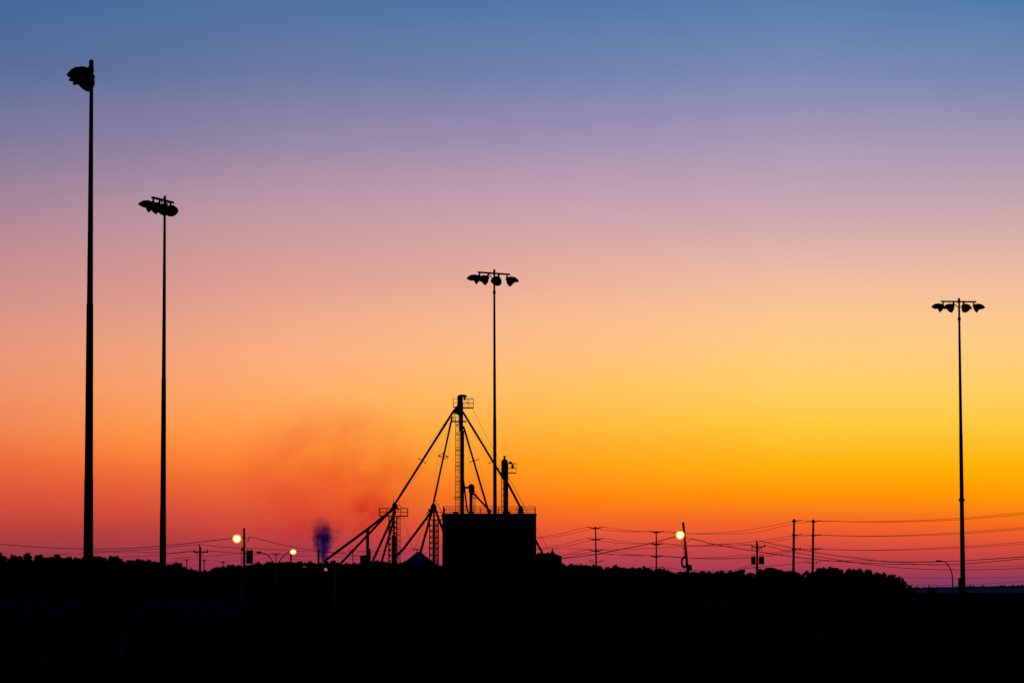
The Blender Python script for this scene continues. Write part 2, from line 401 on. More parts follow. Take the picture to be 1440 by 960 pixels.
# ------------------------------------------------------------------ floodlight poles
def aim_matrix(pos, azd, pitchd):
    a, p = R(azd), R(pitchd)
    d = Vector((math.sin(a) * math.cos(p), math.cos(a) * math.cos(p), -math.sin(p)))
    s = Vector((math.cos(a), -math.sin(a), 0)); u = s.cross(d)
    m = Matrix((s, u, d)).transposed().to_4x4(); m.translation = pos     # local z = beam, y = up
    return m
def floodlight(parent, hang, azd, pitch=30, k=1.0):
    """a bowl reflector with a drooping visor under the crossarm; hang = bracket point on the arm"""
    hang = Vector(hang); a = R(azd)
    yoke = hang + Vector((0, 0, -0.16 * k))
    c = hang + Vector((math.sin(a) * 0.34 * k, math.cos(a) * 0.34 * k, -0.40 * k))     # rim centre
    m = aim_matrix(c, azd, pitch)
    b = MB()
    pr = [(0.02, -0.44), (0.10, -0.43), (0.125, -0.36), (0.14, -0.33), (0.21, -0.27), (0.28, -0.17), (0.315, -0.05), (0.325, 0.0), (0.345, 0.0), (0.345, 0.035), (0.30, 0.035)]
    b.lathe([(r * k, z * k) for r, z in pr], 22, m)
    fl = b.build('floodlight', M_PAINT, parent, True)
    v = MB(); outer = []; nn = 18
    for i in range(nn + 1):
        f = i / nn; ang = R(-4 + 188 * f)                       # over the top half of the rim
        ln = (0.05 + 0.36 * math.sin(math.pi * min(1, max(0, f))) ** 0.5) * k
        for r, z in ((0.35, 0.0), (0.348, ln * .5), (0.28, ln), (0.268, ln), (0.334, ln * .5), (0.336, 0.0)):
            v.v.append(tuple(m @ Vector((r * k * math.cos(ang), r * k * math.sin(ang), z))))
    for i in range(nn):
        for j in range(6):
            a0 = i * 6 + j; a1 = i * 6 + (j + 1) % 6
            v.f.append((a0, a1, a1 + 6, a0 + 6))
    v.build('visor', M_PAINT, fl, True)
    g = MB(); g.lathe([(0.001, 0.02 * k), (0.3 * k, 0.012 * k)], 20, m); g.build('lens', M_GLASS, fl)
    br = MB(); br.tube(hang, yoke, 0.05 * k, 0.05 * k, 8)
    br.path([yoke, yoke + (m @ Vector((0, 0.12 * k, -0.36 * k)) - yoke) * 0.6, m @ Vector((0, 0.1 * k, -0.34 * k))], 0.06 * k, 8)
    br.build('bracket', M_STEEL, fl)
def sports_pole(top, bot, D, r_top, r_base, arm_yaw, arm, lamps, label, collars=(), box=None, k=1.0):
    tp = P(*top, D); bp = P(*bot, D); bp = Vector((bp.x + (bp.x - tp.x) * bp.z / (tp.z - bp.z), D, 0.0))
    t = thing('floodlight_pole', label, 'floodlight', tuple(bp), 'tall floodlight poles')
    ax = tp - bp
    def at(z): return bp + ax * (z / tp.z)
    b = MB(); H = tp.z; zs = [0, H * .28, H * .28 + .02, H * .58, H * .58 + .02, H]
    rr = lambda z: r_base + (r_top - r_base) * z / H
    b.path([at(z) for z in zs], [rr(0), rr(zs[1]) * 1.02, rr(zs[1]) * .97, rr(zs[3]) * 1.03, rr(zs[3]) * .95, r_top], 16)
    b.build('pole', M_PAINT, t, True)
    b = MB(); b.lathe([(r_base * 1.05, 0), (r_base * 2.1, 0), (r_base * 2.1, .05), (r_base * 1.05, .05)], 14, Matrix.Translation(bp)); b.build('base_plate', M_STEEL, t)
    b = MB(); b.lathe([(r_top * 1.25, -.28), (r_top * 1.25, .0), (r_top * .9, .1), (.001, .13)], 12, Matrix.Translation(tp)); b.build('cap', M_STEEL, t, True)
    for cy in collars:
        z = ZH(cy, D); c = at(z); b = MB()
        b.lathe([(rr(z) * .9, -.12), (rr(z) * 1.45, -.1), (rr(z) * 1.45, .1), (rr(z) * .9, .12)], 12, Matrix.Translation(c)); b.build('collar', M_STEEL, t)
    y = R(arm_yaw); d = Vector((math.cos(y), math.sin(y), 0)); c = tp + Vector((0, 0, -.16))
    b = MB(); a0, a1 = arm
    p0, p1 = c + d * a0, c + d * a1
    nrm = Vector((-d.y, d.x, 0)) * .055; hz = Vector((0, 0, .055))
    b.add([p0 - nrm - hz, p1 - nrm - hz, p1 + nrm - hz, p0 + nrm - hz, p0 - nrm + hz, p1 - nrm + hz, p1 + nrm + hz, p0 + nrm + hz],
          [(0,3,2,1),(4,5,6,7),(0,1,5,4),(1,2,6,5),(2,3,7,6),(3,0,4,7)])
    b.build('crossarm', M_STEEL, t)
    b = MB(); b.tube(c + Vector((0, 0, -.5)), c + d * .45 + Vector((0, 0, -.06)), .03); b.tube(c + Vector((0, 0, -.5)), c - d * .45 + Vector((0, 0, -.06)), .03)
    b.build('arm_stay', M_STEEL, t)
    for s, azd, pt in lamps: floodlight(t, c + d * s + Vector((0, 0, -.05)), azd, pt, k)
    if box:
        x0, y0, x1, y1 = box; q0, q1 = P(x0, y1, D), P(x1, y0, D)
        b = MB(); b.box((q0.x, D - .28, max(0.9, q0.z)), (q1.x, D + .12, q1.z)); bx_ = b.build('junction_box', M_PAINT, t)
        b = MB(); b.tube(((q0.x + q1.x) / 2, D - .05, 0), ((q0.x + q1.x) / 2, D - .05, max(0.9, q0.z)), .05); b.build('conduit', M_STEEL, bx_)
    return t
sports_pole((128.7, 88), (124.2, 770), 132, .07, .22, 95, (-1.15, 1.1), [(-1.0, -74, 24), (-.4, -90, 24), (.25, -72, 30), (.8, -52, 32)],
            'tallest dark floodlight pole with a bunched lamp head turned edge-on', k=1.2)
sports_pole((231.7, 278), (229, 780), 178, .062, .2, 70, (-1.55, 1.05), [(-1.4, -84, 20), (-.65, -66, 26), (.15, -30, 30), (.7, 6, 32)],
            'second tallest dark floodlight pole with a slanting row of overlapping lamps', k=1.04)
sports_pole((695, 381), (696, 700), 217, .062,   .16, 36, (-1.32, 1.28), [(-1.2, -85, 26), (-.5, -65, 30), (.35, -22, 30), (1.05, 62, 28)],
            'dark floodlight pole rising behind the grain silo roof with four lamps', (411,), k=1.06)
sports_pole((1348.6, 421), (1354, 810), 240, .072, .2, 7, (-1.36, 1.3), [(-1.2, -86, 24), (-.42, -48, 30), (.32, 42, 32), (1.1, 84, 28)],
            'dark floodlight pole above the open field with a level four-lamp crossarm', (448.5, 702.5), (1348, 812, 1351.3, 846), k=1.06)

# ------------------------------------------------------------------ grain elevator
DE = 600.0; S = px2m(DE)
def E(px, py, dy=0.0): return P(px, py, DE + dy)
def pbox(b, x0, y0, x1, y1, D, depth, dy=0.0):
    q0, q1 = P(x0, y1, D), P(x1, y0, D)
    return b.box((q0.x, D + dy - depth / 2, q0.z), (q1.x, D + dy + depth / 2, q1.z))
def railing(b, pts, h, n_mid=1, r=.035, every=None):
    pts = [Vector(p) for p in pts]
    for p, q in zip(pts, pts[1:]):
        m = max(1, round((q - p).length / (every or 2.2)))
        for i in range(m + 1):
            c = p.lerp(q, i / m); b.tube(c, c + Vector((0, 0, h)), r, r, 5)
        for j in range(n_mid + 1):
            z = Vector((0, 0, h * (j + 1) / (n_mid + 1))); b.tube(p + z, q + z, r, r, 5)
def rect(x0, x1, d0, d1, z): return [(x0, d0, z), (x1, d0, z), (x1, d1, z), (x0, d1, z), (x0, d0, z)]
def spout(parent, pts, r=.21, brace=None, cables=True, name='spout', open_=0.0):
    r *= .9; b = MB(); pts = [Vector(p) for p in pts]; b.path(pts, r, 10)
    for p, q in zip(pts, pts[1:]):                                          # flange rings where the lengths join
        m = int((q - p).length / 3.2)
        for i in range(1, m):
            c = p.lerp(q, i / m); dd = (q - p).normalized() * .05; b.tube(c - dd, c + dd, r * 1.22, r * 1.22, 10)
    sp = b.build(name, M_GALV, parent, True)
    if brace:
        e0, e1 = Vector(brace[0]), Vector(brace[1]); mid = (e0 + e1) / 2
        k = MB(); k.tube(e0, e1, .07, .07, 6)
        dv = (pts[-1] - pts[0]).normalized(); sd = dv.cross((e1 - e0).normalized()) * (e1 - e0).length * .4 + Vector((0, 0, open_))
        k.tube(mid - sd, mid + sd, .06, .06, 6)
        for p, q in ((e0, mid + sd), (mid + sd, e1), (e1, mid - sd), (mid - sd, e0)): k.tube(p, q, .05, .05, 5)
        k.build('brace', M_STEEL, sp)
        for e in (e0, e1):
            w_ = MB(); w_.path([pts[0], e, pts[-1]], .016, 4); w_.build('stay_cable', M_CABLE, sp)
    return sp
def ladder(b, x0, x1, ytop, ybot, D, dy, step_px, cage=True):
    p0, p1 = P(x0, ytop, D + dy), P(x1, ytop, D + dy); z0, z1 = ZH(ybot, D + dy), p0.z
    for xx in (p0.x, p1.x): b.tube((xx, D + dy, z0), (xx, D + dy, z1), .045, .045, 5)
    z = z0
    while z < z1:
        b.tube((p0.x, D + dy, z), (p1.x, D + dy, z), .02, .02, 4); z += .33
    if cage:
        z = z0 + 1.0; cx = (p0.x + p1.x) / 2; r = abs(p1.x - p0.x) * .5
        while z < z1:
            ring = [(cx + r * math.cos(a), D + dy - abs(r * 1.5 * math.sin(a)), z) for a in [math.pi * i / 8 for i in range(9)]]
            b.path(ring, .055, 5); z += step_px * px2m(D)
        for a in (.8, 1.57, 2.3):
            b.tube((cx + r * math.cos(a), D + dy - r * 1.5 * math.sin(a), z0 + 1), (cx + r * math.cos(a), D + dy - r * 1.5 * math.sin(a), z1), .02, .02, 4)

# --- the flat-topped silo
zt = ZH(721.8, DE); xl, xr = E(622.3, 721).x, E(754, 721).x
BASE = ((xl + xr) / 2, DE, 0)
t = thing('grain_silo', 'large black block-shaped grain silo with a railed flat roof', 'silo', BASE)
b = MB(); d0, d1 = DE - 2.0, DE + 13.0
nf = 8; wv = (xr - xl) / nf
front = []
for i in range(nf):                                                    # fluted concrete front: shallow bays between ribs
    x0 = xl + i * wv; front += [(x0, d0), (x0 + wv * .12, d0), (x0 + wv * .16, d0 + .25), (x0 + wv * .84, d0 + .25), (x0 + wv * .88, d0)]
outl = front + [(xr, d0), (xr, d1), (xl, d1)]
n = len(outl)
b.add([(x, y, 0) for x, y in outl] + [(x, y, zt - .35) for x, y in outl], [(i, (i + 1) % n, (i + 1) % n + n, i + n) for i in range(n)])
b.build('wall', M_CONC, t)
b = MB(); b.box((xl - .08, d0 - .08, zt - .35), (xr + .08, d1 + .08, zt)); b.build('roof', M_CONC, t)
b = MB(); railing(b, rect(xl + .15, xr - .15, d0 + .2, d1 - .2, zt), 1.25, 1, .052, 3.2); b.build('railing', M_STEEL, t)
for (x0, x1, yt, dy) in ((635.5, 646, 720, 1), (657, 667.5, 719.6, 2), (684, 692, 718.8, 3), (705, 719, 719.4, 2)):
    b = MB(); q0, q1 = E(x0, yt, dy), E(x1, yt, dy); zz = max(q0.z, zt + .25)
    b.box((q0.x + .2, DE + dy - .7, zt), (q1.x - .2, DE + dy + .7, zz)); b.box((q0.x, DE + dy - .8, zz), (q1.x, DE + dy + .8, zz + .12))
    b.build('roof_hatch', M_STEEL, t)
b = MB(); q0, q1 = E(728.5, 715, 3), E(736, 715, 3)
b.box((q0.x, DE + 2.4, zt), (q1.x, DE + 3.6, q0.z)); b.add([(q0.x, DE + 2.4, q0.z), (q1.x, DE + 2.4, q0.z), (q1.x, DE + 3.6, q0.z), (q0.x, DE + 3.6, q0.z), ((q0.x + q1.x) / 2 - .2, DE + 3, q0.z + .55), ((q0.x + q1.x) / 2 + .2, DE + 3, q0.z + .55)],
    [(0, 1, 5, 4), (1, 2, 5), (2, 3, 4, 5), (3, 0, 4)])
b.build('spout_box', M_STEEL, t)
b = MB(); q = E(678, 800, -3); b.box((q.x - 1.2, d0 - .06, 0), (q.x + 1.2, d0 + .02, 2.6)); b.build('door', M_PAINT, t)

# --- tall elevator leg
base = (E(649.5, 721).x, DE + 1, zt)
t = thing('elevator_leg', 'tall grain elevator leg with caged ladder and spouts fanning from its head', 'grain elevator', base)
b = MB(); pbox(b, 646.8, 605, 652.6, 721.5, DE, .75, 1); pbox(b, 645.4, 566, 651.2, 606, DE, .85, 1)
for y in range(615, 720, 12): pbox(b, 646.5, y, 652.9, y + 1, DE, .85, 1)
b.build('casing', M_GALV, t)
b = MB(); c = E(646.9, 559, 1); m = Matrix.Translation(c) @ Matrix.Rotation(R(90), 4, 'X')
b.lathe([(.001, -.5), (.5, -.5), (.52, -.42), (.52, .42), (.5, .5), (.001, .5)], 22, m); pbox(b, 642.9, 559, 650.7, 571, DE, 1.0, 1)
b.build('head', M_GALV, t)
b = MB(); pbox(b, 650.5, 555.4, 656.5, 558, DE, .5, 1); pbox(b, 652, 558, 654.5, 562, DE, .4, 1); b.tube(E(646, 555.5, .4), E(655, 556, .4), .16, .16, 8); b.build('motor', M_STEEL, t)
b = MB(); zf = ZH(572.3, DE); xa, xb = E(650.5, 572).x, E(665.8, 572).x
b.box((xa, DE - .2, zf - .12), (xb, DE + 2.2, zf)); pf = b.build('platform', M_STEEL, t)
b = MB(); railing(b, [(xa, DE - .15, zf), (xb, DE - .15, zf), (xb, DE + 2.15, zf), (xa, DE + 2.15, zf)], ZH(560, DE) - zf, 1, .035, .9)
b.tube(E(651, 560, 2), E(664, 571, 2), .025); b.tube(E(664, 560, 2), E(652, 571, 2), .025); b.build('railing', M_STEEL, pf)
b = MB(); xa, xb = E(637.3, 572).x, E(644, 572).x; zf = ZH(571.5, DE); b.box((xa, DE, zf - .1), (xb, DE + 2, zf)); pf = b.build('platform', M_STEEL, t)
b = MB(); railing(b, [(xb, DE + .05, zf), (xa, DE + .05, zf), (xa, DE + 1.95, zf)], ZH(560.5, DE) - zf, 1, .035, .9); b.build('railing', M_STEEL, pf)
b = MB(); xa, xb = E(635, 592).x, E(656, 592).x; zf = ZH(591.5, DE); b.box((xa, DE - .3, zf - .16), (xb, DE + 2, zf)); pf = b.build('platform', M_STEEL, t)
b = MB(); railing(b, [(E(645, 592).x, DE - .25, zf), (xa, DE - .25, zf), (xa, DE + 1.9, zf)], 1.3, 1, .035, .8)
b.tube(E(641, 592, 0), E(639, 578, 0), .035); b.tube(E(637, 592, 0), E(640, 572, 0), .035); b.build('railing', M_STEEL, pf)
b = MB(); q0 = E(643.5, 571); b.add([E(637, 577, .6), E(645.5, 566, .6), E(645.5, 584, .6), E(637.5, 580, .6), E(637, 577, 1.4), E(645.5, 566, 1.4), E(645.5, 584, 1.4), E(637.5, 580, 1.4)],
      [(0,3,2,1),(4,5,6,7),(0,1,5,4),(1,2,6,5),(2,3,7,6),(3,0,4,7)]); b.build('distributor', M_GALV, t)
b = MB(); ladder(b, 640.6, 646, 594, 720, DE, .3, 10.4); b.tube(E(643, 600, .3), E(640.2, 591, .3), .04); b.tube(E(643, 600, .3), E(646, 591, .3), .04)
b.tube(E(640.5, 697, .3), E(638.5, 703, .3), .04); b.build('ladder', M_STEEL, t)
b = MB()
for y in range(610, 716, 22): pbox(b, 640.5, y, 647, y + 1.1, DE, .3, .9)
b.build('ladder_bracket', M_STEEL, t)
spout(t, [E(639, 576, 1), E(556.5, 706.5, 1)], .23, (E(588.3, 643.5, 1), E(598.8, 651.3, 1)))
spout(t, [E(635.8, 586, 2), E(609.6, 707, 2)], .19, (E(616, 640.5, 2), E(630.5, 642, 2)), open_=.62)
spout(t, [E(651, 579, 2), E(708.5, 674, 2.2)], .21, (E(687.3, 651.5, 2), E(697, 645.8, 2)))
spout(t, [E(651.7, 599, 1.5), E(687, 719, 2.5)], .2, (E(660.3, 649.5, 1.7), E(673.8, 645.3, 1.7)))
spout(t, [E(652, 676, 1.2), E(656.5, 715, 1.6), E(658, 720, 1.8)], .17)
# --- short leg
base = (E(662, 721).x, DE + 2, zt)
t = thing('elevator_leg', 'short grain elevator leg with a round head standing on the silo roof', 'grain elevator', base)
b = MB(); pbox(b, 659.9, 690, 664.4, 721, DE, .6, 2); b.build('casing', M_GALV, t)
b = MB(); c = E(662.9, 684.6, 2); m = Matrix.Translation(c) @ Matrix.Rotation(R(90), 4, 'X')
b.lathe([(.001, -.45), (.55, -.45), (.58, -.38), (.58, .38), (.55, .45), (.001, .45)], 20, m); pbox(b, 658.8, 684, 667.2, 692, DE, .8, 2); pbox(b, 659.8, 692, 665.8, 695, DE, .75, 2)
b.build('head', M_GALV, t)
b = MB(); pbox(b, 652.7, 683.2, 659.5, 686.2, DE, .4, 2); b.build('duct', M_GALV, t)
b = MB(); xa, xb = E(665, 700).x, E(670, 700).x; zf = ZH(699.5, DE); b.box((xa, DE + 1.4, zf - .08), (xb, DE + 2.6, zf)); pf = b.build('platform', M_STEEL, t)
b = MB(); railing(b, [(xa, DE + 1.45, zf), (xb, DE + 1.45, zf), (xb, DE + 2.55, zf)], 1.15, 1, .03, .7); b.build('railing', M_STEEL, pf)
b = MB(); ladder(b, 666.2, 668.2, 693, 721, DE, 1.6, 10, False); b.build('ladder', M_STEEL, t)
b = MB(); b.tube(E(660.5, 679.5, 2), E(660.5, 675.5, 2), .04); b.build('vent_pipe', M_STEEL, t)
spout(t, [E(666, 693.5, 2), E(690.5, 719.5, 2.6)], .2)
# --- middle leg
base = (E(711, 721).x, DE + 2, zt)
t = thing('elevator_leg', 'mid-height grain elevator leg with a domed head and railed side platform', 'grain elevator', base)
b = MB(); pbox(b, 708.4, 655, 714.7, 721, DE, .8, 2)
for y in range(676, 718, 10): pbox(b, 708.1, y, 715, y + 1, DE, .9, 2)
b.build('casing', M_GALV, t)
b = MB(); c = E(709.6, 649.6, 2); m = Matrix.Translation(c) @ Matrix.Rotation(R(90), 4, 'X')
b.lathe([(.001, -.5), (.58, -.5), (.62, -.42), (.62, .42), (.58, .5), (.001, .5)], 22, m); pbox(b, 704.9, 650, 714.4, 666, DE, .95, 2)
b.add([E(704.9, 665.8, 1.55), E(709, 665.8, 1.55), E(709, 676, 1.55), E(704.9, 665.8, 2.4), E(709, 665.8, 2.4), E(709, 676, 2.4)], [(0, 2, 1), (3, 4, 5), (0, 3, 5, 2), (1, 2, 5, 4), (0, 1, 4, 3)])
b.build('head', M_GALV, t)
b = MB(); m = Matrix.Translation(E(709.5, 645, 2)); b.lathe([(.16, -.1), (.16, .3), (.3, .34), (.26, .5), (.001, .6)], 12, m); b.build('vent_cap', M_GALV, t)
b = MB(); zf = ZH(663.7, DE); xa, xb = E(714.5, 664).x, E(726, 664).x; b.box((xa, DE + .9, zf - .12), (xb, DE + 3, zf)); pf = b.build('platform', M_STEEL, t)
b = MB(); railing(b, [(xa, DE + .95, zf), (xb, DE + .95, zf), (xb, DE + 2.95, zf), (xa, DE + 2.95, zf)], ZH(651, DE) - zf, 1, .035, .75); b.build('railing', M_STEEL, pf)
b = MB(); pbox(b, 715, 649, 720.5, 651.2, DE, .5, 2); pbox(b, 716, 648, 719, 649, DE, .4, 2); pbox(b, 719, 652, 722.5, 658, DE, .5, 2); b.build('motor', M_STEEL, t)
b = MB(); xa, xb = E(701.2, 664).x, E(705, 664).x; b.box((xa, DE + 1.2, zf - .1), (xb, DE + 2.6, zf)); pf = b.build('platform', M_STEEL, t)
b = MB(); railing(b, [(xb, DE + 1.25, zf), (xa, DE + 1.25, zf), (xa, DE + 2.5, zf)], 1.3, 1, .03, .8); b.build('railing', M_STEEL, pf)
b = MB(); ladder(b, 705, 708, 666, 721, DE, 1.4, 8.8); b.build('ladder', M_STEEL, t)
spout(t, [E(714, 679, 2), E(731.5, 712.5, 3)], .24)
spout(t, [E(733, 716, 3.5), E(752, 757, 14), E(762.6, 777, 14.5)], .24)

# --- lattice distributor towers
def lattice(b, x0, x1, yt, yb, D, dy, depth, ys_):
    A0, A1 = P(x0, yt, D + dy).x, P(x1, yt, D + dy).x; z1 = ZH(yt, D); z0 = 0.0
    cs = [(A0, D + dy - depth / 2), (A1, D + dy - depth / 2), (A1, D + dy + depth / 2), (A0, D + dy + depth / 2)]
    for x, y in cs: b.tube((x, y, z0), (x, y, z1), .085, .085, 6)
    zs = [ZH(y, D) for y in ys_]; z = zs[-1]
    while z > 1: z -= 2.1; zs.append(max(z, 0.1))
    for k in range(len(zs)):
        for i in range(4):
            (xa, ya), (xb, yb_) = cs[i], cs[(i + 1) % 4]
            b.tube((xa, ya, zs[k]), (xb, yb_, zs[k]), .075, .075, 5)
            if k + 1 < len(zs):
                b.tube((xa, ya, zs[k]), (xb, yb_, zs[k + 1]), .04, .04, 5); b.tube((xb, yb_, zs[k]), (xa, ya, zs[k + 1]), .04, .04, 5)
def dist_tower(label, xc, x0, x1, yplat, px0, px1, yrail, head, pipe, cols, lad, mast=None):
    dy = 1.0
    t = thing('distributor_tower', label, 'grain tower', (E(xc, 830).x, DE + dy, 0))
    b = MB(); lattice(b, x0, x1, yplat, 800, DE, dy, 1.9, cols); b.build('lattice_frame', M_STEEL, t)
    zf = ZH(yplat, DE); xa, xb = E(px0, yplat).x, E(px1, yplat).x
    b = MB(); b.box((xa, DE + dy - 1.6, zf - .14), (xb, DE + dy + 1.6, zf)); pf = b.build('platform', M_STEEL, t)
    b = MB(); railing(b, rect(xa + .05, xb - .05, DE + dy - 1.55, DE + dy + 1.55, zf), ZH(yrail, DE) - zf, 1, .035, 1.3); b.build('railing', M_STEEL, pf)
    hx, hy, hr = head; c = E(hx, hy, dy); r = hr * S
    b = MB(); b.lathe([(.12, r * 1.5), (r * .45, r * 1.15), (r * .95, r * .35), (r, 0), (r, -r * .35), (r * .7, -r * .8), (r * .5, -r * 1.3), (.001, -r * 1.3)], 16, Matrix.Translation(c)); b.build('distributor_head', M_GALV, t, True)
    b = MB(); q = E(xc, 800, dy)
    for (ya, yb, rp) in pipe: b.tube((q.x, DE + dy, max(0, ZH(yb, DE)) if yb < 830 else 0), (q.x, DE + dy, ZH(ya, DE)), rp * S, rp * S, 10)
    b.build('down_pipe', M_GALV, t, True)
    if lad:
        b = MB(); ladder(b, lad[0], lad[1], yplat, 800, DE, dy - 1.1, 8); b.build('ladder', M_STEEL, t)
    if mast:
        b = MB(); b.tube(E(mast[0], mast[2], dy), E(mast[0], mast[1], dy), .05, .03, 5); b.build('lightning_rod', M_STEEL, t)
    return t
ta = dist_tower('lattice grain tower with a wide railed platform and long spouts sloping down', 553.8, 547, 558, 724.5, 533.2, 573.5, 714.2,
                (555, 711.5, 4.1), [(716, 752, 1.4), (752, 830, 2.9)], (733, 741, 749, 757, 765, 773, 781, 789), (558.5, 563), (553.5, 696.5, 708))
b = MB(); b.tube(E(558, 714, 1), E(561, 708.5, 1), .06); b.tube(E(561, 708.5, 1), E(565, 712.8, 1), .045); pbox(b, 558, 714, 560.8, 717, DE, .4, 1); b.build('winch', M_STEEL, ta)
spout(ta, [E(552.5, 714, 1), E(547, 720, 0.2), E(517, 743.5, -.3), E(455.5, 789, -.8)], .27)
spout(ta, [E(552.5, 716, .6), E(540, 727.5, .2), E(518.5, 750.5, -.1), E(475, 796, -.6)], .23)
spout(ta, [E(554.5, 718, .2), E(550.5, 730, -.5), E(523, 791, -2)], .24)
spout(ta, [E(556, 718, .1), E(553.5, 731, -.6), E(536, 792, -2)], .22)
tb = dist_tower('lattice grain tower close beside the silo with thick spouts around its head', 610, 604.3, 616.5, 729.7, 600, 622, 719.7,
                (609.6, 713, 4.4), [(716, 730, 1.2), (730, 830, 1.9)], (738, 746.5, 755, 763, 771, 780, 788), (613, 616))
spout(tb, [E(607, 716, 1), E(603, 724, .4), E(566.5, 772.5, -.5), E(556, 783, -.8)], .25)
spout(tb, [E(608, 717.5, .6), E(605, 727, 0), E(590.8, 778, -1)], .25)
spout(tb, [E(612.5, 716, .6), E(615, 724, .6), E(622.5, 744, .9), E(630, 770, 4)], .25)
b = MB(); b.path([E(609.9, 698, 1), E(611, 701, 1), E(622.5, 722, 1)], .05, 5); b.build('stay_cable', M_CABLE, tb)
b = MB(); pbox(b, 602, 715, 605, 718.5, DE, .5, 1); b.build('motor', M_STEEL, tb)

for (a, c, lab) in ((E(566.8, 726, 0), E(581, 775, -4), 'thin guy wire slanting from the wide platform to the conical bin'),
                    (E(599, 730, 0), E(578, 786, -4), 'thin guy wire slanting down from the tower beside the silo'),
                    (E(663, 573, 1), E(742, 722, 10), 'long thin guy wire from the tallest leg head to the silo roof edge'),
                    (E(716, 672, 2), E(774, 777, 15), 'thin guy wire from the mid-height leg down to the peaked shed')):
    b = MB(); b.tube(a, c, .022, .022, 5); tag(b.build('guy_wire', M_CABLE, None, base=tuple(c)), lab, 'guy wire')

# --- vent stack with its sheds
t = thing('vent_stack', 'straight dark vent stack propping the long sloping spouts', 'stack', (E(516.8, 830).x, DE - 1, 0))
b = MB(); pbox(b, 514.4, 744, 519, 842, DE, .6, .4); b.build('casing', M_GALV, t)
b = MB(); pbox(b, 514.1, 742.8, 519.3, 744.2, DE, .7, .4); b.build('cap', M_STEEL, t)
b = MB(); pbox(b, 519, 771, 521.2, 800, DE, .4, .4); b.build('duct', M_STEEL, t)
def shed(name, label, x0, x1, eave_l, eave_r, D, depth, m_roof=M_CLAD, over=.15):
    q0, q1 = P(x0, 833, D), P(x1, 833, D); zl, zr = ZH(eave_l, D), ZH(eave_r, D)
    t = thing(name, label, 'shed', ((q0.x + q1.x) / 2, D, 0))
    b = MB(); a, c = D - depth / 2, D + depth / 2
    b.add([(q0.x, a, 0), (q1.x, a, 0), (q1.x, c, 0), (q0.x, c, 0), (q0.x, a, zl), (q1.x, a, zr), (q1.x, c, zr), (q0.x, c, zl)],
          [(0,3,2,1),(4,5,6,7),(0,1,5,4),(1,2,6,5),(2,3,7,6),(3,0,4,7)]); b.build('wall', M_CLAD, t)
    b = MB(); o = over; b.add([(q0.x - o, a - o, zl + .01), (q1.x + o, a - o, zr + .01), (q1.x + o, c + o, zr + .01), (q0.x - o, c + o, zl + .01),
                               (q0.x - o, a - o, zl + .12), (q1.x + o, a - o, zr + .12), (q1.x + o, c + o, zr + .12), (q0.x - o, c + o, zl + .12)],
          [(0,3,2,1),(4,5,6,7),(0,1,5,4),(1,2,6,5),(2,3,7,6),(3,0,4,7)]); b.build('roof', m_roof, t)
    return t
shed('lean_to_shed', 'small dark lean-to shed against the vent stack', 506.8, 514, 782, 780.6, DE + .6, 3)
t = shed('low_shed', 'long low shed with a pale metal roof edge in front of the treeline', 276, 341, 816, 814.2, 455, 5, M_ROOFM, .25)

# --- conical grain bin
c = E(589, 830, -6); t = thing('conical_bin', 'squat grain bin with a blue-grey conical roof under the spouts', 'grain bin', (c.x, DE - 6, 0))
cx = P(589, 790, DE - 6).x; cc = Vector((cx, DE - 6, 0)); s6 = px2m(DE - 6); ze = ZH(794, DE - 6); zp = ZH(777.5, DE - 6); rr = 25 * s6
b = MB(); b.lathe([(rr * .96, 0), (rr * .96, ze)], 36, Matrix.Translation(cc))
for k in range(1, 12): b.lathe([(rr * .96, ze * k / 12 - .05), (rr * .968, ze * k / 12), (rr * .96, ze * k / 12 + .05)], 36, Matrix.Translation(cc))
b.build('wall', M_GALV, t)
b = MB(); b.lathe([(rr, ze), (rr * .16, zp)], 36, Matrix.Translation(cc))
for k in range(18):
    a = 2 * math.pi * k / 18; u = Vector((math.cos(a), math.sin(a), 0)); b.tube(cc + u * rr + Vector((0, 0, ze + .03)), cc + u * rr * .16 + Vector((0, 0, zp + .03)), .06, .04, 5)
b.build('roof', M_ROOFM, t)
b = MB(); b.lathe([(rr * .18, zp - .1), (rr * .18, zp + .16), (.001, zp + .3)], 20, Matrix.Translation(cc)); b.build('cap', M_STEEL, t)
b = MB(); b.lathe([(rr * 1.01, ze - .08), (rr * 1.03, ze), (rr * 1.01, ze + .06)], 36, Matrix.Translation(cc)); b.build('eave', M_STEEL, t)

# --- peaked shed behind the silo
DS = 616.0; q0, q1 = P(751, 833, DS), P(789.6, 833, DS); ze = ZH(781.8, DS)
t = thing('peaked_shed', 'dark shed with a low hipped roof and pointed cupola behind the silo corner', 'shed', ((q0.x + q1.x) / 2, DS, 0))
b = MB(); b.box((q0.x, DS - 3, 0), (q1.x, DS + 5, ze)); b.build('wall', M_CLAD, t)
b = MB(); zr = ZH(777.8, DS); xa, xb = P(757, 780, DS).x, P(779.5, 780, DS).x
b.add([(q0.x, DS - 3.2, ze), (q1.x + .1, DS - 3.2, ze), (q1.x + .1, DS + 5.2, ze), (q0.x, DS + 5.2, ze), (xa, DS + 1, ZH(776.5, DS)), (xb, DS + 1, zr)],
      [(0, 1, 5, 4), (1, 2, 5), (2, 3, 4, 5), (3, 0, 4), (0, 3, 2, 1)]); rf = b.build('roof', M_CLAD, t)
b = MB(); c = P(776.8, 778, DS + 1); b.lathe([(.5, -.4), (.42, .1), (.2, .45), (.02, .95)], 8, Matrix.Translation(c)); b.build('cupola', M_STEEL, rf)
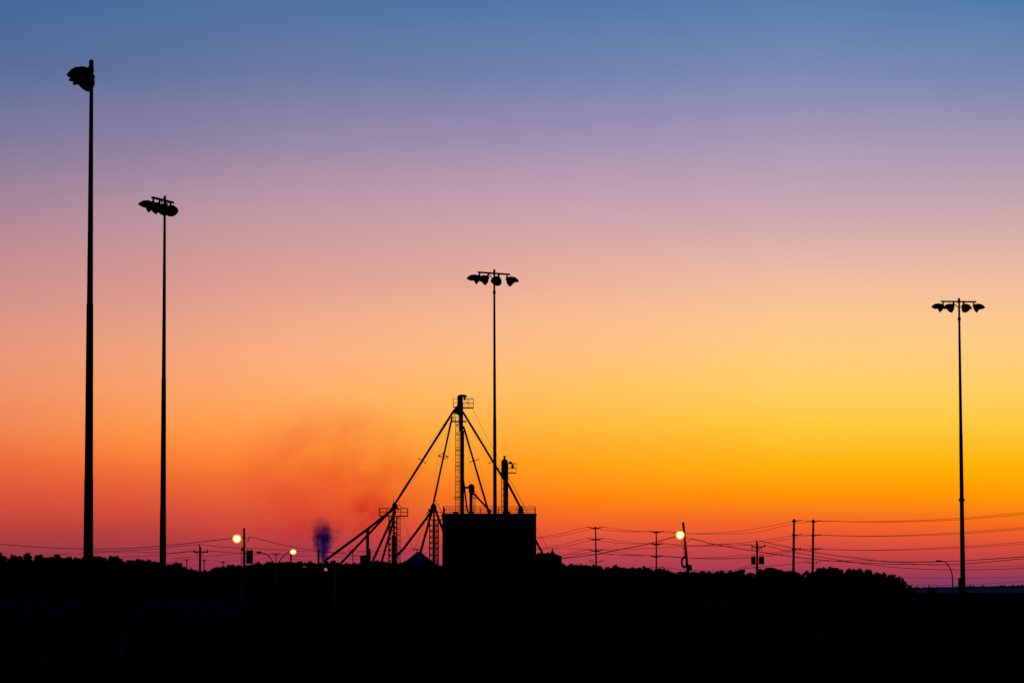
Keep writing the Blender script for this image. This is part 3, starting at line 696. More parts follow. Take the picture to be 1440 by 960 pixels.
b = MB(); c = P(770.8, 778.5, DS + 1); b.path([c + Vector((-.35, 0, -.3)), c + Vector((-.3, 0, .12)), c + Vector((0, 0, .26)), c + Vector((.3, 0, .12)), c + Vector((.35, 0, -.3))], .09, 6); b.build('vent_hood', M_STEEL, rf)
t = shed('low_lean_to', 'low lean-to at the end of the peaked shed by the first trees', 789.8, 795.2, 790.8, 796, DS - .5, 6)

# --- mill buildings at the foot of the smoke
t = thing('mill_house', 'low dark mill house with small lit windows under the smoke', 'house', (P(462, 833, 485).x, 485, 0))
q0, q1 = P(452, 833, 485), P(470, 833, 485); ze = ZH(797.8, 485)
b = MB(); b.box((q0.x, 483, 0), (q1.x, 489, ze)); b.build('wall', M_CLAD, t)
b = MB(); zr = ze + .5; b.add([(q0.x - .2, 482.8, ze), (q1.x + .2, 482.8, ze), (q1.x + .2, 489.2, ze), (q0.x - .2, 489.2, ze), (q0.x - .2, 486.0, zr), (q1.x + .2, 486.0, zr)],
      [(0, 1, 5, 4), (2, 3, 4, 5), (0, 4, 3), (1, 2, 5), (0, 3, 2, 1)]); b.build('roof', M_CLAD, t)
for (x0, y0, x1, y1) in ((456.4, 799.6, 457.9, 801.8), (458.6, 800.2, 460.2, 801.9), (457.0, 798.2, 458.9, 799.3)):
    b = MB(); a, c = P(x0, y1, 483), P(x1, y0, 483); b.box((a.x, 482.93, a.z), (c.x, 483.02, c.z)); b.build('window', M_WIN, t)

t = thing('chimney', 'short black chimney with a thin mast beside the smoke', 'chimney', (P(448, 833, 590).x, 590, 0))
b = MB(); q = P(447.9, 800, 590); r = 1.5 * px2m(590); z1 = ZH(774, 590)
b.lathe([(r * 1.15, 0), (r * 1.05, z1 * .6), (r * .8, z1), (r * .95, z1), (r * .95, z1 + .25), (r * .5, z1 + .25)], 14, Matrix.Translation((q.x, 590, 0))); b.build('flue', M_CONC, t)
b = MB(); q = P(446.8, 773, 590); b.tube((q.x, 589.7, z1 - 2), (q.x, 589.7, ZH(752.5, 590)), .04, .03, 6); b.ball((q.x, 589.7, ZH(752.5, 590)), .1, 10); b.build('mast', M_STEEL, t)

# ------------------------------------------------------------------ smoke
def smoke(name, label, lo, hi, D, depth, build, col, dens, cap):
    """a closed box of smoke whose density is shaped by noise in its own space"""
    q0, q1 = P(lo[0], lo[1], D), P(hi[0], hi[1], D); c = (q0 + q1) / 2; h = Vector((abs(q1.x - q0.x) / 2, depth / 2, abs(q1.z - q0.z) / 2))
    b = MB(); b.box(tuple(-h), tuple(h)); me_o = b.build(name, None, None) if False else None
    me = bpy.data.meshes.new(name); me.from_pydata(b.v, [], b.f); me.update()
    o = bpy.data.objects.new(name, me); COL.objects.link(o); o.location = c
    m = bpy.data.materials.new(name); m.use_nodes = True; nn = m.node_tree.nodes; ll = m.node_tree.links; nn.clear()
    out = nn.new('ShaderNodeOutputMaterial'); va = nn.new('ShaderNodeVolumeAbsorption'); va.inputs[0].default_value = (*col, 1)
    tx = nn.new('ShaderNodeTexCoord')
    def mt(op, a, b_=None, c_=None, clamp=False):
        x = nn.new('ShaderNodeMath'); x.operation = op; x.use_clamp = clamp
        for i, v in enumerate((a, b_, c_)):
            if v is None: continue
            if isinstance(v, (int, float)): x.inputs[i].default_value = v
            else: ll.new(v, x.inputs[i])
        return x.outputs[0]
    sp = nn.new('ShaderNodeSeparateXYZ'); ll.new(tx.outputs['Object'], sp.inputs[0])
    def noise(scale, det, off=0.0, st=(1, 1, 1)):
        mp_ = nn.new('ShaderNodeMapping'); mp_.inputs['Location'].default_value = (off, off * .7, off * 1.3); mp_.inputs['Scale'].default_value = st
        ll.new(tx.outputs['Object'], mp_.inputs[0]); x = nn.new('ShaderNodeTexNoise'); x.inputs['Scale'].default_value = scale; x.inputs['Detail'].default_value = det
        x.inputs['Roughness'].default_value = .6; ll.new(mp_.outputs[0], x.inputs['Vector']); return x.outputs[0]
    dd = build(mt, sp.outputs, noise, h)
    ll.new(mt('MULTIPLY', dd, dens), va.inputs[1]); ll.new(va.outputs[0], out.inputs['Volume'])
    me.materials.append(m)
    return tag(o, label, 'smoke')
def blue_plume(mt, s, noise, h):
    zn = mt('DIVIDE', s[2], h.z)                                     # -1 foot .. 1 top
    n1 = noise(.6, 5.0, 3.0); n2 = noise(1.7, 5.0, 9.0)
    sway = mt('MULTIPLY', mt('SUBTRACT', noise(.35, 2.0, 5.0), .5), 1.6)
    x = mt('ADD', mt('ADD', s[0], mt('MULTIPLY', sway, mt('ADD', zn, 1.0))), .25)
    f = mt('MULTIPLY', mt('ADD', zn, 1.0), .5)                        # 0..1 up
    wid = mt('ADD', mt('MINIMUM', mt('MULTIPLY', f, 5.3), mt('SUBTRACT', 4.1, mt('MULTIPLY', f, 2.2))), .13)
    rad = mt('SQRT', mt('ADD', mt('MULTIPLY', x, x), mt('MULTIPLY', s[1], s[1])))
    fall = mt('SUBTRACT', 1.0, mt('DIVIDE', rad, wid))
    fall = mt('ADD', fall, mt('MULTIPLY', mt('SUBTRACT', n1, .55), mt('ADD', mt('MULTIPLY', f, 2.4), .5)))
    fall = mt('ADD', fall, mt('MULTIPLY', mt('SUBTRACT', n2, .5), mt('ADD', mt('MULTIPLY', f, 1.1), .2)), None, True)
    fall = mt('POWER', fall, 1.25)
    topf = mt('POWER', mt('SUBTRACT', 1.0, mt('POWER', f, 2.2), None, True), 1.8)
    edge = mt('MULTIPLY', mt('SUBTRACT', h.x, mt('ABSOLUTE', s[0])), 1.0, None, True)
    return mt('MULTIPLY', mt('MULTIPLY', fall, topf), edge)
smoke('smoke_plume', 'small dense navy smoke puff rising beside the short chimney', (428, 795), (484, 722), 640, 6.5, blue_plume, (0.0, 0.12, 0.94), 3.3, 0)
def brown_drift(mt, s, noise, h):
    xn = mt('DIVIDE', s[0], h.x); zn = mt('DIVIDE', s[2], h.z); yn = mt('DIVIDE', s[1], h.y)
    n1 = noise(.13, 4.0, 2.0, (1, 1, 1.4)); n2 = noise(.38, 4.0, 7.0)
    r2 = mt('ADD', mt('ADD', mt('MULTIPLY', xn, xn), mt('MULTIPLY', zn, zn)), mt('MULTIPLY', yn, yn))
    fall = mt('SUBTRACT', 1.0, r2, None, True)
    n = mt('ADD', mt('ADD', mt('MULTIPLY', mt('SUBTRACT', n1, .45), 2.4), mt('MULTIPLY', mt('SUBTRACT', n2, .5), .7)), .4, None, True)
    fall = mt('MULTIPLY', fall, 1.6, None, True)
    # thicker knot low towards the tower
    dx = mt('ADD', mt('SUBTRACT', xn, .36), mt('MULTIPLY', mt('SUBTRACT', n2, .5), .25)); dz = mt('ADD', mt('ADD', zn, .36), mt('MULTIPLY', mt('SUBTRACT', n1, .5), .4))
    knot = mt('SUBTRACT', 1.0, mt('MULTIPLY', mt('ADD', mt('MULTIPLY', mt('MULTIPLY', dx, dx), 1.6), mt('MULTIPLY', dz, dz)), 11.0), None, True)
    knot = mt('MULTIPLY', mt('MULTIPLY', knot, knot), mt('ADD', mt('MULTIPLY', n2, 3.2), -1.0, None, True))
    edge = mt('MULTIPLY', mt('SUBTRACT', 1.0, r2, None, True), 3.0, None, True)
    return mt('MULTIPLY', mt('ADD', mt('MULTIPLY', fall, n), mt('MULTIPLY', knot, 2.0)), edge)
smoke('smoke_drift', 'wide faint brown smoke drifting up across the orange sky', (305, 800), (625, 548), 665, 16, brown_drift, (0.87, 0.27, 0.62), .07, 0)

# ------------------------------------------------------------------ utility poles and lamps
def insul(b, p, h=.22, r=.07):
    b.lathe([(r * .5, 0), (r, h * .2), (r * .6, h * .4), (r, h * .6), (r * .55, h * .8), (r * .3, h)], 8, Matrix.Translation(p))
def lit_lamp(parent, c, r_bulb, r_halo, mb=M_BULB):
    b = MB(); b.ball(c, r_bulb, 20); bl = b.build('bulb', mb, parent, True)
    if r_halo:
        b = MB(); b.ball(c, r_halo, 20); b.build('halo_shell', M_HALO, parent, True)  # added shell, wider than the lamp, that glows as its halo
# lamp pole with transformer
D = 400.0; s = px2m(D)
def Q(px, py, dy=0): return P(px, py, D + dy)
foot = Q(343.6, 833); t = thing('utility_pole', 'wooden utility pole with a glowing lamp and a drum transformer low down', 'utility pole', (foot.x, D, 0))
b = MB(); b.path([(foot.x, D, 0), Q(343.3, 742)], [.19, .13], 12); b.build('pole', M_WOOD, t, True)
b = MB(); b.path([Q(342.5, 755), Q(339, 755.5, -.6), Q(335.5, 755, -1)], .045, 6); la = b.build('lamp_arm', M_STEEL, t)
b = MB(); c = Q(333.6, 753.2, -1); b.lathe([(.05, .2), (.2, .12), (.3, -.02), (.3, -.06)], 14, Matrix.Translation(c)); b.build('lamp_hood', M_STEEL, la)
lit_lamp(la, Q(333.2, 757, -1), 3.7 * s, 6.2 * s)
b = MB(); tz0, tz1 = ZH(792, D), ZH(775, D); c = Q(350.8, 800, -.2)
b.lathe([(.001, tz0), (.40, tz0), (.42, tz0 + .06), (.42, tz1), (.44, tz1), (.40, tz1 + .1), (.001, tz1 + .16)], 18, Matrix.Translation((c.x, c.y, 0)))
tr_ = b.build('transformer', M_PAINT, t)
b = MB(); insul(b, (c.x - .22, c.y, tz1 + .1), .3, .08); insul(b, (c.x + .24, c.y - .1, tz1 + .05), .26, .08); b.build('bushing', M_CER, tr_)
b = MB(); pbox(b, 339, 769.5, 342, 774.6, D, .25, -.1); b.tube(Q(340.4, 769, -.1), Q(340.2, 766.8, -.1), .04); b.build('cutout', M_STEEL, t)
b = MB(); b.tube(Q(339.3, 775, -.05), (foot.x - .32, D - .05, 0), .03); b.build('conduit', M_STEEL, t)
b = MB(); b.path([Q(345, 756), Q(348.2, 757.5), Q(349.5, 755), Q(352, 754.7)], .035, 5); b.path([Q(350.5, 756), Q(348.8, 759.5), Q(348.3, 762.3)], .05, 5); b.build('cable_bracket', M_STEEL, t)
for y in (766, 768.5, 777, 779):
    b = MB(); insul(b, Q(345.3, y, -.1), .14, .06); b.build('insulator', M_CER, t)
# small crossarm pole
def cross_pole(px, ytop, D, ybar, x0, x1, label, r=.14):
    f = P(px, 833, D); t = thing('utility_pole', label, 'utility pole', (f.x, D, 0))
    b = MB(); b.path([(f.x, D, 0), (f.x, D, ZH(ytop, D))], [r * 1.2, r], 10); b.build('pole', M_WOOD, t, True)
    b = MB(); pbox(b, x0, ybar - .75, x1, ybar + .75, D, .14, -.2); ca = b.build('crossarm', M_WOOD, t)
    zz = ZH(ybar - .75, D)
    for xx in (x0 + 1.2, x1 - 1.2):
        b = MB(); insul(b, (P(xx, ybar, D).x, D - .2, zz), .26, .1); b.build('insulator', M_CER, ca)
    b = MB(); insul(b, (f.x - .12, D, ZH(ytop, D)), .3, .1); b.build('insulator', M_CER, t)
    b = MB(); b.tube((f.x, D - .16, ZH(ybar + 6, D)), (P(px + 5, 800, D).x, D - .2, ZH(ybar + .6, D)), .03); b.tube((f.x, D - .16, ZH(ybar + 6, D)), (P(px - 5, 800, D).x, D - .2, ZH(ybar + .6, D)), .03); b.build('arm_brace', M_STEEL, ca)
    return t
cross_pole(281, 768.3, 420, 776, 272, 293.3, 'wooden utility pole with one crossarm and three insulators in the treeline dip')
# distribution pole with two transformers
D = 450.0
t = cross_pole(1065, 761.5, D, 768.3, 1056.2, 1076.2, 'wooden utility pole with crossarm and two can transformers')
for (x0, x1) in ((1056.3, 1062.6), (1067.2, 1074.6)):
    c = P((x0 + x1) / 2, 800, D - .15); r = (x1 - x0) / 2 * px2m(D); z0, z1 = ZH(793, D), ZH(784, D)
    b = MB(); b.lathe([(.001, z0), (r * .92, z0), (r, z0 + .08), (r, z1), (r * 1.08, z1), (r * .9, z1 + .12), (.001, z1 + .16)], 16, Matrix.Translation((c.x, c.y, 0))); tr_ = b.build('transformer', M_PAINT, t)
    b = MB(); insul(b, (c.x - r * .5, c.y, z1 + .1), .3, .08); insul(b, (c.x + r * .45, c.y, z1 + .1), .34, .08); b.build('bushing', M_CER, tr_)
b = MB(); pbox(b, 1061, 786.2, 1069, 787.2, D, .1, -.1); pbox(b, 1061, 791.5, 1069, 792.6, D, .1, -.1); b.build('hanger', M_STEEL, t)
for xx in (1057.8, 1066.8, 1071):
    b = MB(); b.path([P(xx, 769.2, D - .2), P(xx - .9, 771.5, D - .25), P(xx + .2, 773.3, D - .25), P(xx + 1.2, 771.8, D - .25)], .05, 5); b.build('cutout', M_STEEL, t)
b = MB(); b.path([P(1056.8, 793, D - .2), P(1058, 796, D - .2), P(1062, 797, D - .2), P(1065, 796, D - .2), P(1069, 797, D - .2), P(1072, 795.6, D - .2), P(1073.8, 793, D - .2)], .03, 5); b.build('jumper_cable', M_CABLE, t)
b = MB(); b.tube(P(1064.5, 793, D), (P(1049, 835, D).x, D, .0), .02, .02, 5); b.build('guy_wire', M_CABLE, t)
# leaning lamp pole
D = 400.0; tp = Q(960.6, 733.8); lo = Q(967.2, 803); k = tp + (lo - tp) * (tp.z / (tp.z - lo.z))
t = thing('utility_pole', 'leaning wooden utility pole with a glowing lamp and a hanging cable coil', 'utility pole', tuple(k))
b = MB(); b.path([k, tp], [.2, .135], 12); b.build('pole', M_WOOD, t, True)
b = MB(); b.path([Q(961.8, 748), Q(959.5, 748.6, -.5), Q(957.5, 749, -1)], .045, 6); la = b.build('lamp_arm', M_STEEL, t)
b = MB(); b.lathe([(.05, .2), (.2, .12), (.3, -.02), (.3, -.06)], 14, Matrix.Translation(Q(956.4, 747.4, -1))); b.build('lamp_hood', M_STEEL, la)
lit_lamp(la, Q(956.4, 751.7, -1), 4.0 * s, 6.2 * s)
b = MB()
for j in range(5):
    rr_ = .36 + .035 * j
    b.path([Q(963.3, 790, -.2 - .02 * j) + Vector((-abs(math.sin(a)) * rr_ * .95 if math.sin(a) < 0 else math.sin(a) * .12, -.02 * j, math.cos(a) * rr_ * 1.45)) for a in [2 * math.pi * i / 24 for i in range(25)]], .05, 6)
b.build('cable_coil', M_CABLE, t)
b = MB(); b.lathe([(.001, 0), (.2, 0), (.24, .1), (.24, .62), (.15, .72), (.001, .74)], 14, Matrix.Translation(Q(970.3, 802, -.1))); b.build('splice_can', M_PAINT, t)
b = MB(); b.path([Q(964.6, 755.5), Q(967, 757), Q(971.5, 757.3)], .03, 5); b.path([Q(965, 763), Q(969, 760), Q(972.5, 756.5)], .03, 5); b.build('cable_bracket', M_STEEL, t)
b = MB(); b.path([Q(963, 766, -.1), Q(961, 775, -.1), Q(961.5, 784, -.1)], .025, 5); b.path([Q(962, 757, -.1), Q(957.5, 763.5, -.1), Q(961, 766, -.1)], .022, 5); b.build('drop_cable', M_CABLE, t)
for (xx, yy) in ((958, 763.5), (961, 771), (962.5, 779)):
    b = MB(); insul(b, Q(xx, yy, -.1), .16, .07); b.build('insulator', M_CER, t)
b = MB(); b.box(tuple(Q(958.2, 796.5, -.1) - Vector((.0, .08, .04))), tuple(Q(963.5, 795.2, -.1) + Vector((0, .08, 0)))); b.build('step_bracket', M_STEEL, t)

# double-arm street lamp
D = 350.0; f = Q(388.3, 833); s = px2m(D)
t = thing('street_lamp', 'galvanised twin-armed street lamp with one arm lit and one dark', 'street lamp', (f.x, D, 0))
zt_ = ZH(800, D)
b = MB(); b.path([(f.x, D, 0), (f.x, D, zt_)], [.1, .075], 12); b.build('pole', M_GALV, t, True)
b = MB(); b.path([Q(388.3, 801), Q(385.8, 793.5), Q(382.5, 787.5), Q(378, 781.5), Q(373.5, 778.2), Q(369, 776.8), Q(365.5, 776.4)], [.065, .06, .055, .05, .05, .045, .04], 8); ar = b.build('arm', M_GALV, t, True)
b = MB(); b.ball(Q(364.2, 776.3), .2, 14, (1.5, 1.1, .62)); b.build('lamp_head', M_GALV, ar, True)
b = MB(); b.path([Q(388.3, 801), Q(391, 792.5), Q(394, 787), Q(398.5, 781.2), Q(403, 777.6), Q(407, 775.6), Q(410, 775)], [.065, .06, .055, .05, .05, .045, .04], 8); ar = b.build('arm', M_GALV, t, True)
b = MB(); b.ball(Q(411, 774.3), .19, 14, (1.4, 1.1, .5)); lh = b.build('lamp_head', M_GALV, ar, True)
b = MB(); b.ball(Q(412.2, 775.6, -.1), 2.5 * s, 18, (1.2, 1, .85)); b.build('lamp_lens', M_BULBW, ar, True)
b = MB(); b.ball(Q(412.2, 775.6, -.1), 4.2 * s, 18, (1.1, 1, .9)); b.build('halo_shell', M_HALO, ar, True)  # added glowing shell imitating the bloom round this lit lens
# street lamp by the field
D = 350.0; f = Q(1339.9, 833)
t = thing('street_lamp', 'slim street lamp with a single curved arm above the open field', 'street lamp', (f.x, D, 0))
b = MB(); b.path([(f.x, D, 0), Q(1339.7, 816), Q(1338.7, 806), Q(1336.3, 799), Q(1332.8, 793), Q(1328.5, 789.2), Q(1324, 788.2), Q(1321.5, 788.2)], [.085, .07, .065, .06, .055, .05, .045, .04], 10); b.build('pole', M_GALV, t, True)
b = MB(); b.ball(Q(1319.2, 788.3), .19, 14, (1.45, 1.0, .5)); b.build('lamp_head', M_GALV, t, True)
# stub pole
f = P(408.9, 833, 460); t = thing('stub_pole', 'plain wooden stub pole just under the lit street lamp head', 'utility pole', (f.x, 460, 0))
b = MB(); b.path([(f.x, 460, 0), (f.x, 460, ZH(778.5, 460))], [.15, .11], 10); b.build('pole', M_WOOD, t, True)
b = MB(); insul(b, (f.x, 460, ZH(778.5, 460)), .2, .07); b.build('insulator', M_CER, t)

# three-tier power poles
def tier_pole(px_top, ytop, px_bot, D, tiers, label, half=2.05, oneside=False, low=None, group='three-tier power poles', r=.2, up=.35):
    tp = P(px_top, ytop, D); f = P(px_bot, 833, D)
    t = thing('power_pole', label, 'power pole', (f.x, D, 0), group)
    f0 = Vector((f.x, D, 0)); ax = tp - f0
    b = MB(); b.path([f0, tp], [r * 1.35, r * .85], 12); b.build('pole', M_WOOD, t, True)
    tips = []
    for y in tiers:
        z = ZH(y, D); c = f0 + ax * (z / tp.z)
        for sd in ((1,) if oneside else (-1, 1)):
            e = c + Vector((sd * half, 0, up)); b = MB()
            b.path([c + Vector((0, -.1, -.12)), c + Vector((sd * half * .45, -.1, up * .25)), e + Vector((0, -.1, 0))], [.2, .15, .085], 7)
            ar = b.build('arm', M_STEEL, t)
            b = MB(); insul(b, e + Vector((0, -.1, -.1)), .3, .1); b.build('insulator', M_CER, ar)
            tips.append(e)
        b = MB(); b.lathe([(r * .9, -.32), (r * 1.75, -.22), (r * 1.75, .22), (r * .9, .34)], 10, Matrix.Translation(c)); b.build('band', M_STEEL, t)
    if low:
        z = ZH(low, D); c = f0 + ax * (z / tp.z); b = MB()
        b.path([c + Vector((-1.9, -.2, .35)), c + Vector((-1.0, -.2, -.1)), c + Vector((1.0, -.2, -.1)), c + Vector((1.9, -.2, .35))], .07, 6); ca = b.build('crossarm', M_STEEL, t)
        for xx in (-1.8, -1.05, 1.05, 1.8):
            b = MB(); insul(b, c + Vector((xx, -.2, .1 if abs(xx) < 1.5 else .3)), .42, .13); b.build('insulator', M_CER, ca)
    return t
tier_pole(837.3, 740, 839.5, 900, (742.5, 758.3, 774.3), 'three-tier power pole standing nearer the peaked shed', low=789.5)
tier_pole(922.9, 746.5, 923, 950, (748.2, 765.3, 782.5), 'three-tier power pole standing nearer the leaning lamp pole', low=799)
def stack_pole(px_top, ytop, px_bot, D, tiers, label, low=None):
    t = tier_pole(px_top, ytop, px_bot, D, tiers, label, 1.95, True, low, 'paired power poles', .31, .28)
    return t
stack_pole(1116.6, 729.3, 1115.3, 900, (732.5, 752.3, 772), 'thicker of the paired one-sided power poles, nearer the transformer pole')
stack_pole(1143.7, 730, 1142.3, 905, (733, 752.6, 772), 'slimmer of the paired one-sided power poles, with a low insulator crossarm', low=791)
for (x, y, D, xb, lab) in ((262.6, 785.3, 1700, 262.6, 'tiny far power pole between the second floodlight pole and the crossarm pole'),
                  (287, 786.3, 1720, 287, 'tiny far power pole directly beside the wooden crossarm pole'),
                  (313.6, 788.6, 1740, 313.6, 'tiny far power pole alone above the rising treeline before the lamp pole'),
                  (388, 777.3, 1500, 388, 'tiny far power pole between the arms of the twin street lamp'),
                  (496.3, 771.8, 1500, 496.3, 'tiny far power pole seen under the long sloping spouts'),
                  (586.5, 771.3, 1500, 586.5, 'tiny far power pole behind the conical bin roof')):
    tier_pole(x, y, xb, D, (y + 1.6,) if D > 1600 else (y + 1.2,), lab, 1.95, False, None, 'far power poles', .3 if D > 1600 else .22)

# ------------------------------------------------------------------ overhead wires
def wire(pts, D0, D1, r, label, group=None):
    """one conductor: a smooth sagging run through the listed points"""
    xs_ = [p[0] for p in pts]; n = len(pts); out = []
    def cr(p0, p1, p2, p3, u):
        return .5 * ((2 * p1) + (-p0 + p2) * u + (2 * p0 - 5 * p1 + 4 * p2 - p3) * u * u + (-p0 + 3 * p1 - 3 * p2 + p3) * u ** 3)
    for i in range(n - 1):
        a, b_, c, d = pts[max(i - 1, 0)], pts[i], pts[i + 1], pts[min(i + 2, n - 1)]
        for k in range(6 if n > 2 else 1):
            u = k / 6.0; x = b_[0] + (c[0] - b_[0]) * u; y = cr(a[1], b_[1], c[1], d[1], u) if n > 2 else b_[1]
            out.append((x, y))
    out.append(pts[-1]); x0, x1 = xs_[0], xs_[-1]
    b = MB(); b.path([P(x, y, D0 + (D1 - D0) * (x - x0) / (x1 - x0)) for x, y in out], r, 5)
    o = b.build('overhead_wire', M_CABLE, None, base=tuple(P(*pts[0], D0)))
    return tag(o, label, 'wire', group)
def sag(x0, y0, x1, y1, s_, n=4): return [(x0 + (x1 - x0) * i / n, y0 + (y1 - y0) * i / n + s_ * 4 * (i / n) * (1 - i / n)) for i in range(n + 1)]
tn = ('top', 'middle', 'bottom')
r9 = .05
for i, (ya, yb) in enumerate(((740.6, 746.6), (756.4, 763.6), (772.4, 780.8))):
    wire(sag(826.8, ya, 912.6, yb, 3.2), 900, 950, r9, f'nearer {tn[i]} wire between the two three-tier power poles')
    wire(sag(847.8, ya, 933.4, yb, 2.6), 900, 950, r9, f'farther {tn[i]} wire between the two three-tier power poles')
    wire([(700, ya + 21), (757, ya + 14.6), (790, ya + 9), (826.8, ya)], 940, 900, r9, f'nearer {tn[i]} wire from the silo to the first three-tier power pole')
    wire([(700, ya + 20), (757, ya + 16), (790, ya + 12), (847.8, ya)], 940, 900, r9, f'farther {tn[i]} wire from the silo to the first three-tier power pole')
for i, (ya, yl, yr) in enumerate(((746.6, 731.5, 739.5), (763.6, 751.5, 759), (780.8, 771.3, 777.5))):
    wire([(912.6, ya), (960, ya + 3), (1000, ya + 2.6), (1040, ya - .2), (1080, ya - 7 + i * 2), (1125.6, yl)], 950, 900, r9, f'upper of the {tn[i]} wires from the second three-tier pole to the paired poles')
    wire([(933.4, ya), (965, ya + 3), (1010, ya + 4), (1060, ya + 1.8), (1112, yr - 4 + 2), (1134, yr - 5.5), (1143, yr - 7)], 950, 905, r9, f'lower of the {tn[i]} wires from the second three-tier pole to the paired poles')
    wire(sag(1125.6, yl, 1152.8, yl + .5, .6), 900, 905, r9, f'short {tn[i]} wire joining the arms of the paired power poles')
    wire([(1152.8, yl + .5), (1200, yl + 1.6), (1260, yl + 1), (1350, yl - 3.3), (1440, yl - 11 + i * .8), (1500, yl - 17)], 905, 860, r9, f'upper of the {tn[i]} wires from the paired poles past the field floodlight pole')
    wire([(1143, yr - 7), (1170, yl + 1.2), (1210, yl + 2), (1280, yl + 1.6), (1360, yl - 1.8), (1440, yl - 8.6 + i * .8), (1500, yl - 14)], 905, 860, r9, f'lower of the {tn[i]} wires from the paired poles past the field floodlight pole')
# cable runs of the lamp poles
wire([(700, 790), (790, 784.8), (830, 780.3), (870, 772.6), (912, 764.4), (955, 753.5), (961, 752)], 460, 401, .05, 'thick cable rising from the peaked shed to the leaning lamp pole')
wire([(972, 757), (1000, 764), (1040, 771), (1080, 777.2), (1120, 783), (1160, 787.2), (1200, 790.2), (1245, 792.5), (1300, 793.3), (1350, 792.5), (1440, 785), (1500, 778)], 400, 520, .05, 'thick cable falling from the leaning lamp pole towards the field')
wire([(770, 777.8), (840, 779), (910, 780.6), (960, 783.6), (1005, 785.3), (1060, 784), (1110, 778)], 700, 640, .035, 'thin wire sagging level across the treeline behind both three-tier poles')
wire([(775, 771), (830, 772), (880, 771.7), (960, 768.4), (1030, 764), (1057, 765.6)], 640, 450, .03, 'thin wire climbing from the silo to the transformer pole crossarm')
wire([(920, 797), (985, 802), (1030, 801), (1065, 793)], 500, 450, .03, 'low thin wire just above the treeline dip to the transformer pole')
wire([(1066, 760), (1090, 765), (1116, 770.5), (1160, 778.5), (1200, 784), (1240, 789), (1290, 790.3), (1350, 788.2), (1400, 785), (1440, 782), (1500, 777)], 450, 520, .045, 'wire falling from the transformer pole top along the treeline to the field')
wire([(1075, 766), (1100, 773), (1150, 782), (1200, 790), (1250, 796.5), (1300, 799.7), (1350, 800.7), (1400, 800), (1440, 798.5), (1500, 795)], 450, 520, .04, 'lowest sagging wire from the transformer pole crossarm to the field')
wire([(1047, 799), (1075, 796), (1110, 793), (1132, 789.5)], 700, 905, .06, 'short low wire climbing to the crossarm of the slimmer paired pole')
wire([(1153, 788.5), (1200, 787.8), (1260, 789), (1330, 788.7), (1390, 786), (1440, 782.5), (1500, 778)], 905, 860, .055, 'wire from the low insulator crossarm out past the single-arm street lamp')
wire([(1200, 782.8), (1240, 787.8), (1290, 792.8), (1340, 795.8), (1400, 796.2), (1440, 795)], 900, 860, .035, 'faint wire dipping between the lower wires over the field')
wire([(1262, 811.6), (1330, 812.2), (1390, 811.9), (1440, 810.6), (1500, 808)], 1500, 1500, .07, 'faint far wire level over the open field')
wire([(1275, 822.4), (1340, 822.6), (1395, 820), (1440, 816.8), (1500, 812)], 1500, 1500, .06, 'lowest faint far wire just above the far skyline')
# left side
wire([(-60, 761), (0, 764.8), (60, 769.2), (118, 771.3), (170, 770.8), (200, 769.2), (260, 764), (322, 757.3), (342, 755.5)], 470, 400, 0.0400, 'upper thick cable running behind both edge floodlight poles to the lamp pole')
wire([(352, 754.8), (365, 758), (400, 766.3), (440, 773.2), (470, 776.6), (490, 779.3), (530, 783)], 400, 520, 0.0360, 'thick cable falling from the lamp pole past the smoke')
wire([(120, 775.5), (170, 773.7), (220, 771), (280, 764.9)], 470, 420, 0.0320, 'wire rising to the top insulator of the wooden crossarm pole')
wire([(60, 779.5), (120, 777.8), (180, 775.3), (240, 777.2), (273.4, 774)], 470, 420, 0.0264, 'wire rising to the near end of the pole crossarm in the treeline dip')
wire([(170, 783), (220, 780.5), (255, 776.5), (292, 774)], 470, 420, 0.0264, 'wire crossing behind the pole to the far end of its crossarm')
wire([(281, 765.2), (310, 768.6), (345, 770.3), (380, 771.8), (430, 775), (480, 775.5), (540, 774.5), (606, 768)], 420, 700, 0.0320, 'long level wire from the crossarm pole top towards the grain towers')
wire([(292, 774), (320, 776), (345, 777.5), (375, 779.2), (430, 781.8), (500, 782), (545, 780), (600, 777)], 420, 700, 0.0320, 'lower level wire from the crossarm pole past the twin street lamp')
wire([(240, 785.5), (262, 782.8), (300, 781), (340, 777.8), (346, 777.6)], 420, 400, 0.0224, 'faint wire climbing behind the crossarm pole to the lamp pole')
wire([(230, 792), (262, 786.8), (287, 786.4), (313, 789.5), (350, 785)], 1700, 1650, 0.0600, 'faint far wire strung along the tiny far power poles')
wire([(262, 798), (287, 792), (313, 797)], 1700, 1740, 0.0480, 'faint short wire sagging between two tiny far power poles')
wire([(358, 787), (388, 783), (440, 787), (496, 774), (545, 779), (586, 772.5), (622, 770)], 1600, 1500, 0.0560, 'faint far wire passing behind the spouts and lattice towers')
wire([(350, 781), (388, 778.4), (440, 779.5), (496, 785.5), (560, 783.5)], 1600, 1500, 0.0480, 'second faint far wire behind the smoke and spouts')

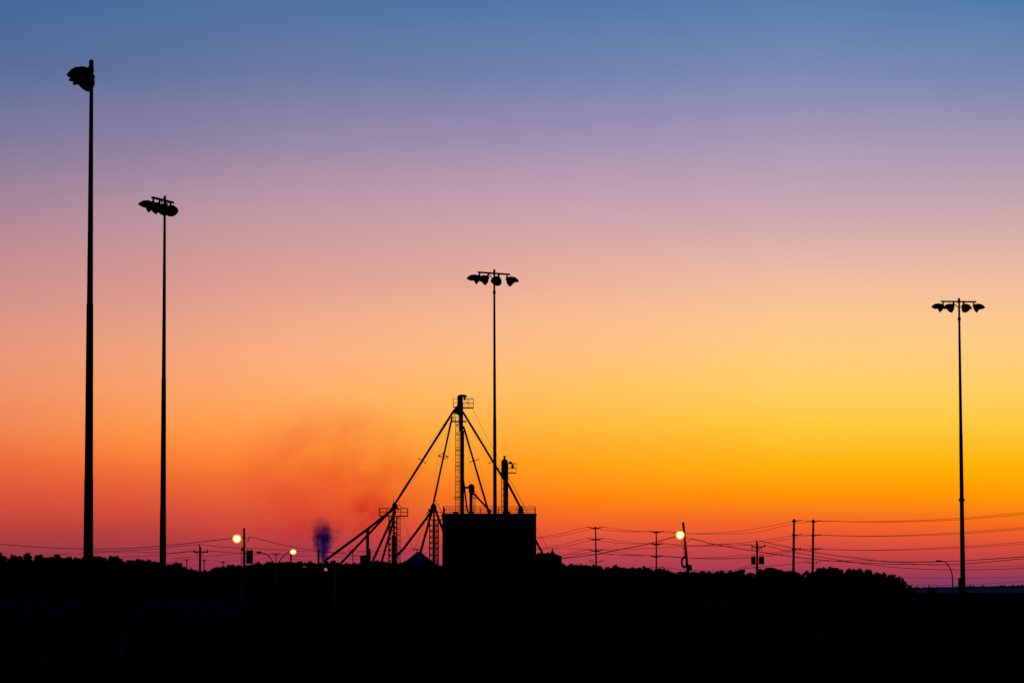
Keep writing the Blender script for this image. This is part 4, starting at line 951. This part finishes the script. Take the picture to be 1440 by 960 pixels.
# ------------------------------------------------------------------ fences and markers, barely seen
D = 330.0
t = thing('board_fence', 'long pale board fence along the dark field edge near the tall floodlight poles', 'fence', (P(120, 850, D).x, D, 0))
xa, xb = P(-40, 850, D).x, P(345, 850, D).x
for y in (841.5, 845.3, 849.4, 853, 856.4):
    z = ZH(y, D); b = MB(); b.box((xa, D - .03, z - .055), (xb, D, z + .055)); b.build('rail', M_BOARD, t)
for px in (-27, 24, 76, 130, 182, 233, 285, 336):
    x = P(px, 850, D).x; b = MB(); b.box((x - .06, D + .003, 0), (x + .06, D + .12, ZH(840.3, D))); b.build('post', M_WOOD, t)
D = 415.0
t = thing('wire_fence', 'low wire fence with pale banded posts in front of the treeline dip', 'fence', (P(1040, 850, D).x, D, 0))
for px in (993.5, 1020, 1053, 1087.5, 1121.5):
    x = P(px, 850, D).x; b = MB(); zt2 = ZH(836.5, D); z = 0.0
    b.tube((x, D, 0), (x, D, zt2), .045, .045, 8); po = b.build('post', M_STEEL, t); b = MB()
    for j in range(6): z = .1 + j * .27; b.tube((x, D, z), (x, D, z + .14), .055, .055, 8)
    b.build('reflector_band', M_WHITE, po)
b = MB(); xa, xb = P(985, 850, D).x, P(1128, 850, D).x; b.tube((xa, D + .06, ZH(835.2, D)), (xb, D + .06, ZH(835.2, D)), .03, .03, 6); b.build('top_rail', M_GALV, t)
for j in range(4):
    b = MB(); z = .35 + j * .32; b.tube((xa, D + .06, z), (xb, D + .06, z), .008, .008, 4); b.build('strand', M_CABLE, t)
D = 100.0; x = P(170.3, 900, D).x; t = thing('marker_post', 'short pale perforated marker post in the dark grass', 'post', (x, D, 0))
b = MB(); b.box((x - .03, D - .03, 0), (x + .03, D + .03, ZH(893.5, D))); b.build('stem', M_STEEL, t)
b = MB()
for j in range(5): b.box((x - .027, D - .037, .05 + j * .155), (x + .027, D - .032, .14 + j * .155))
b.build('plate', M_WHITE, t)
D = 92.0; x = P(59.5, 915, D).x; b = MB(); b.box((x - .015, D - .02, 0), (x + .015, D + .02, ZH(916, D))); b.add([(x - .015, D - .02, ZH(916, D)), (x + .015, D - .02, ZH(916, D)), (x, D, ZH(914.5, D))], [(0, 1, 2)])
tag(b.build('survey_stake', M_BOARD, None, base=(x, D, 0)), 'thin pale stake in the grass below the tallest floodlight pole', 'stake')
D = 140.0; p = P(1154, 901, D); b = MB(); b.tube((p.x + .02, D, 0), (p.x - .05, D, .3), .02, .018, 7); b.lathe([(.024, .28), (.024, .31), (.001, .33)], 7, Matrix.Translation((p.x - .05, D, 0)))
tag(b.build('survey_stake', M_BOARD, None, base=(p.x, D, 0)), 'short tilted stake in the grass below the paired power poles', 'stake')

for o in list(bpy.data.objects):
    if '_base' in o: del o['_base']
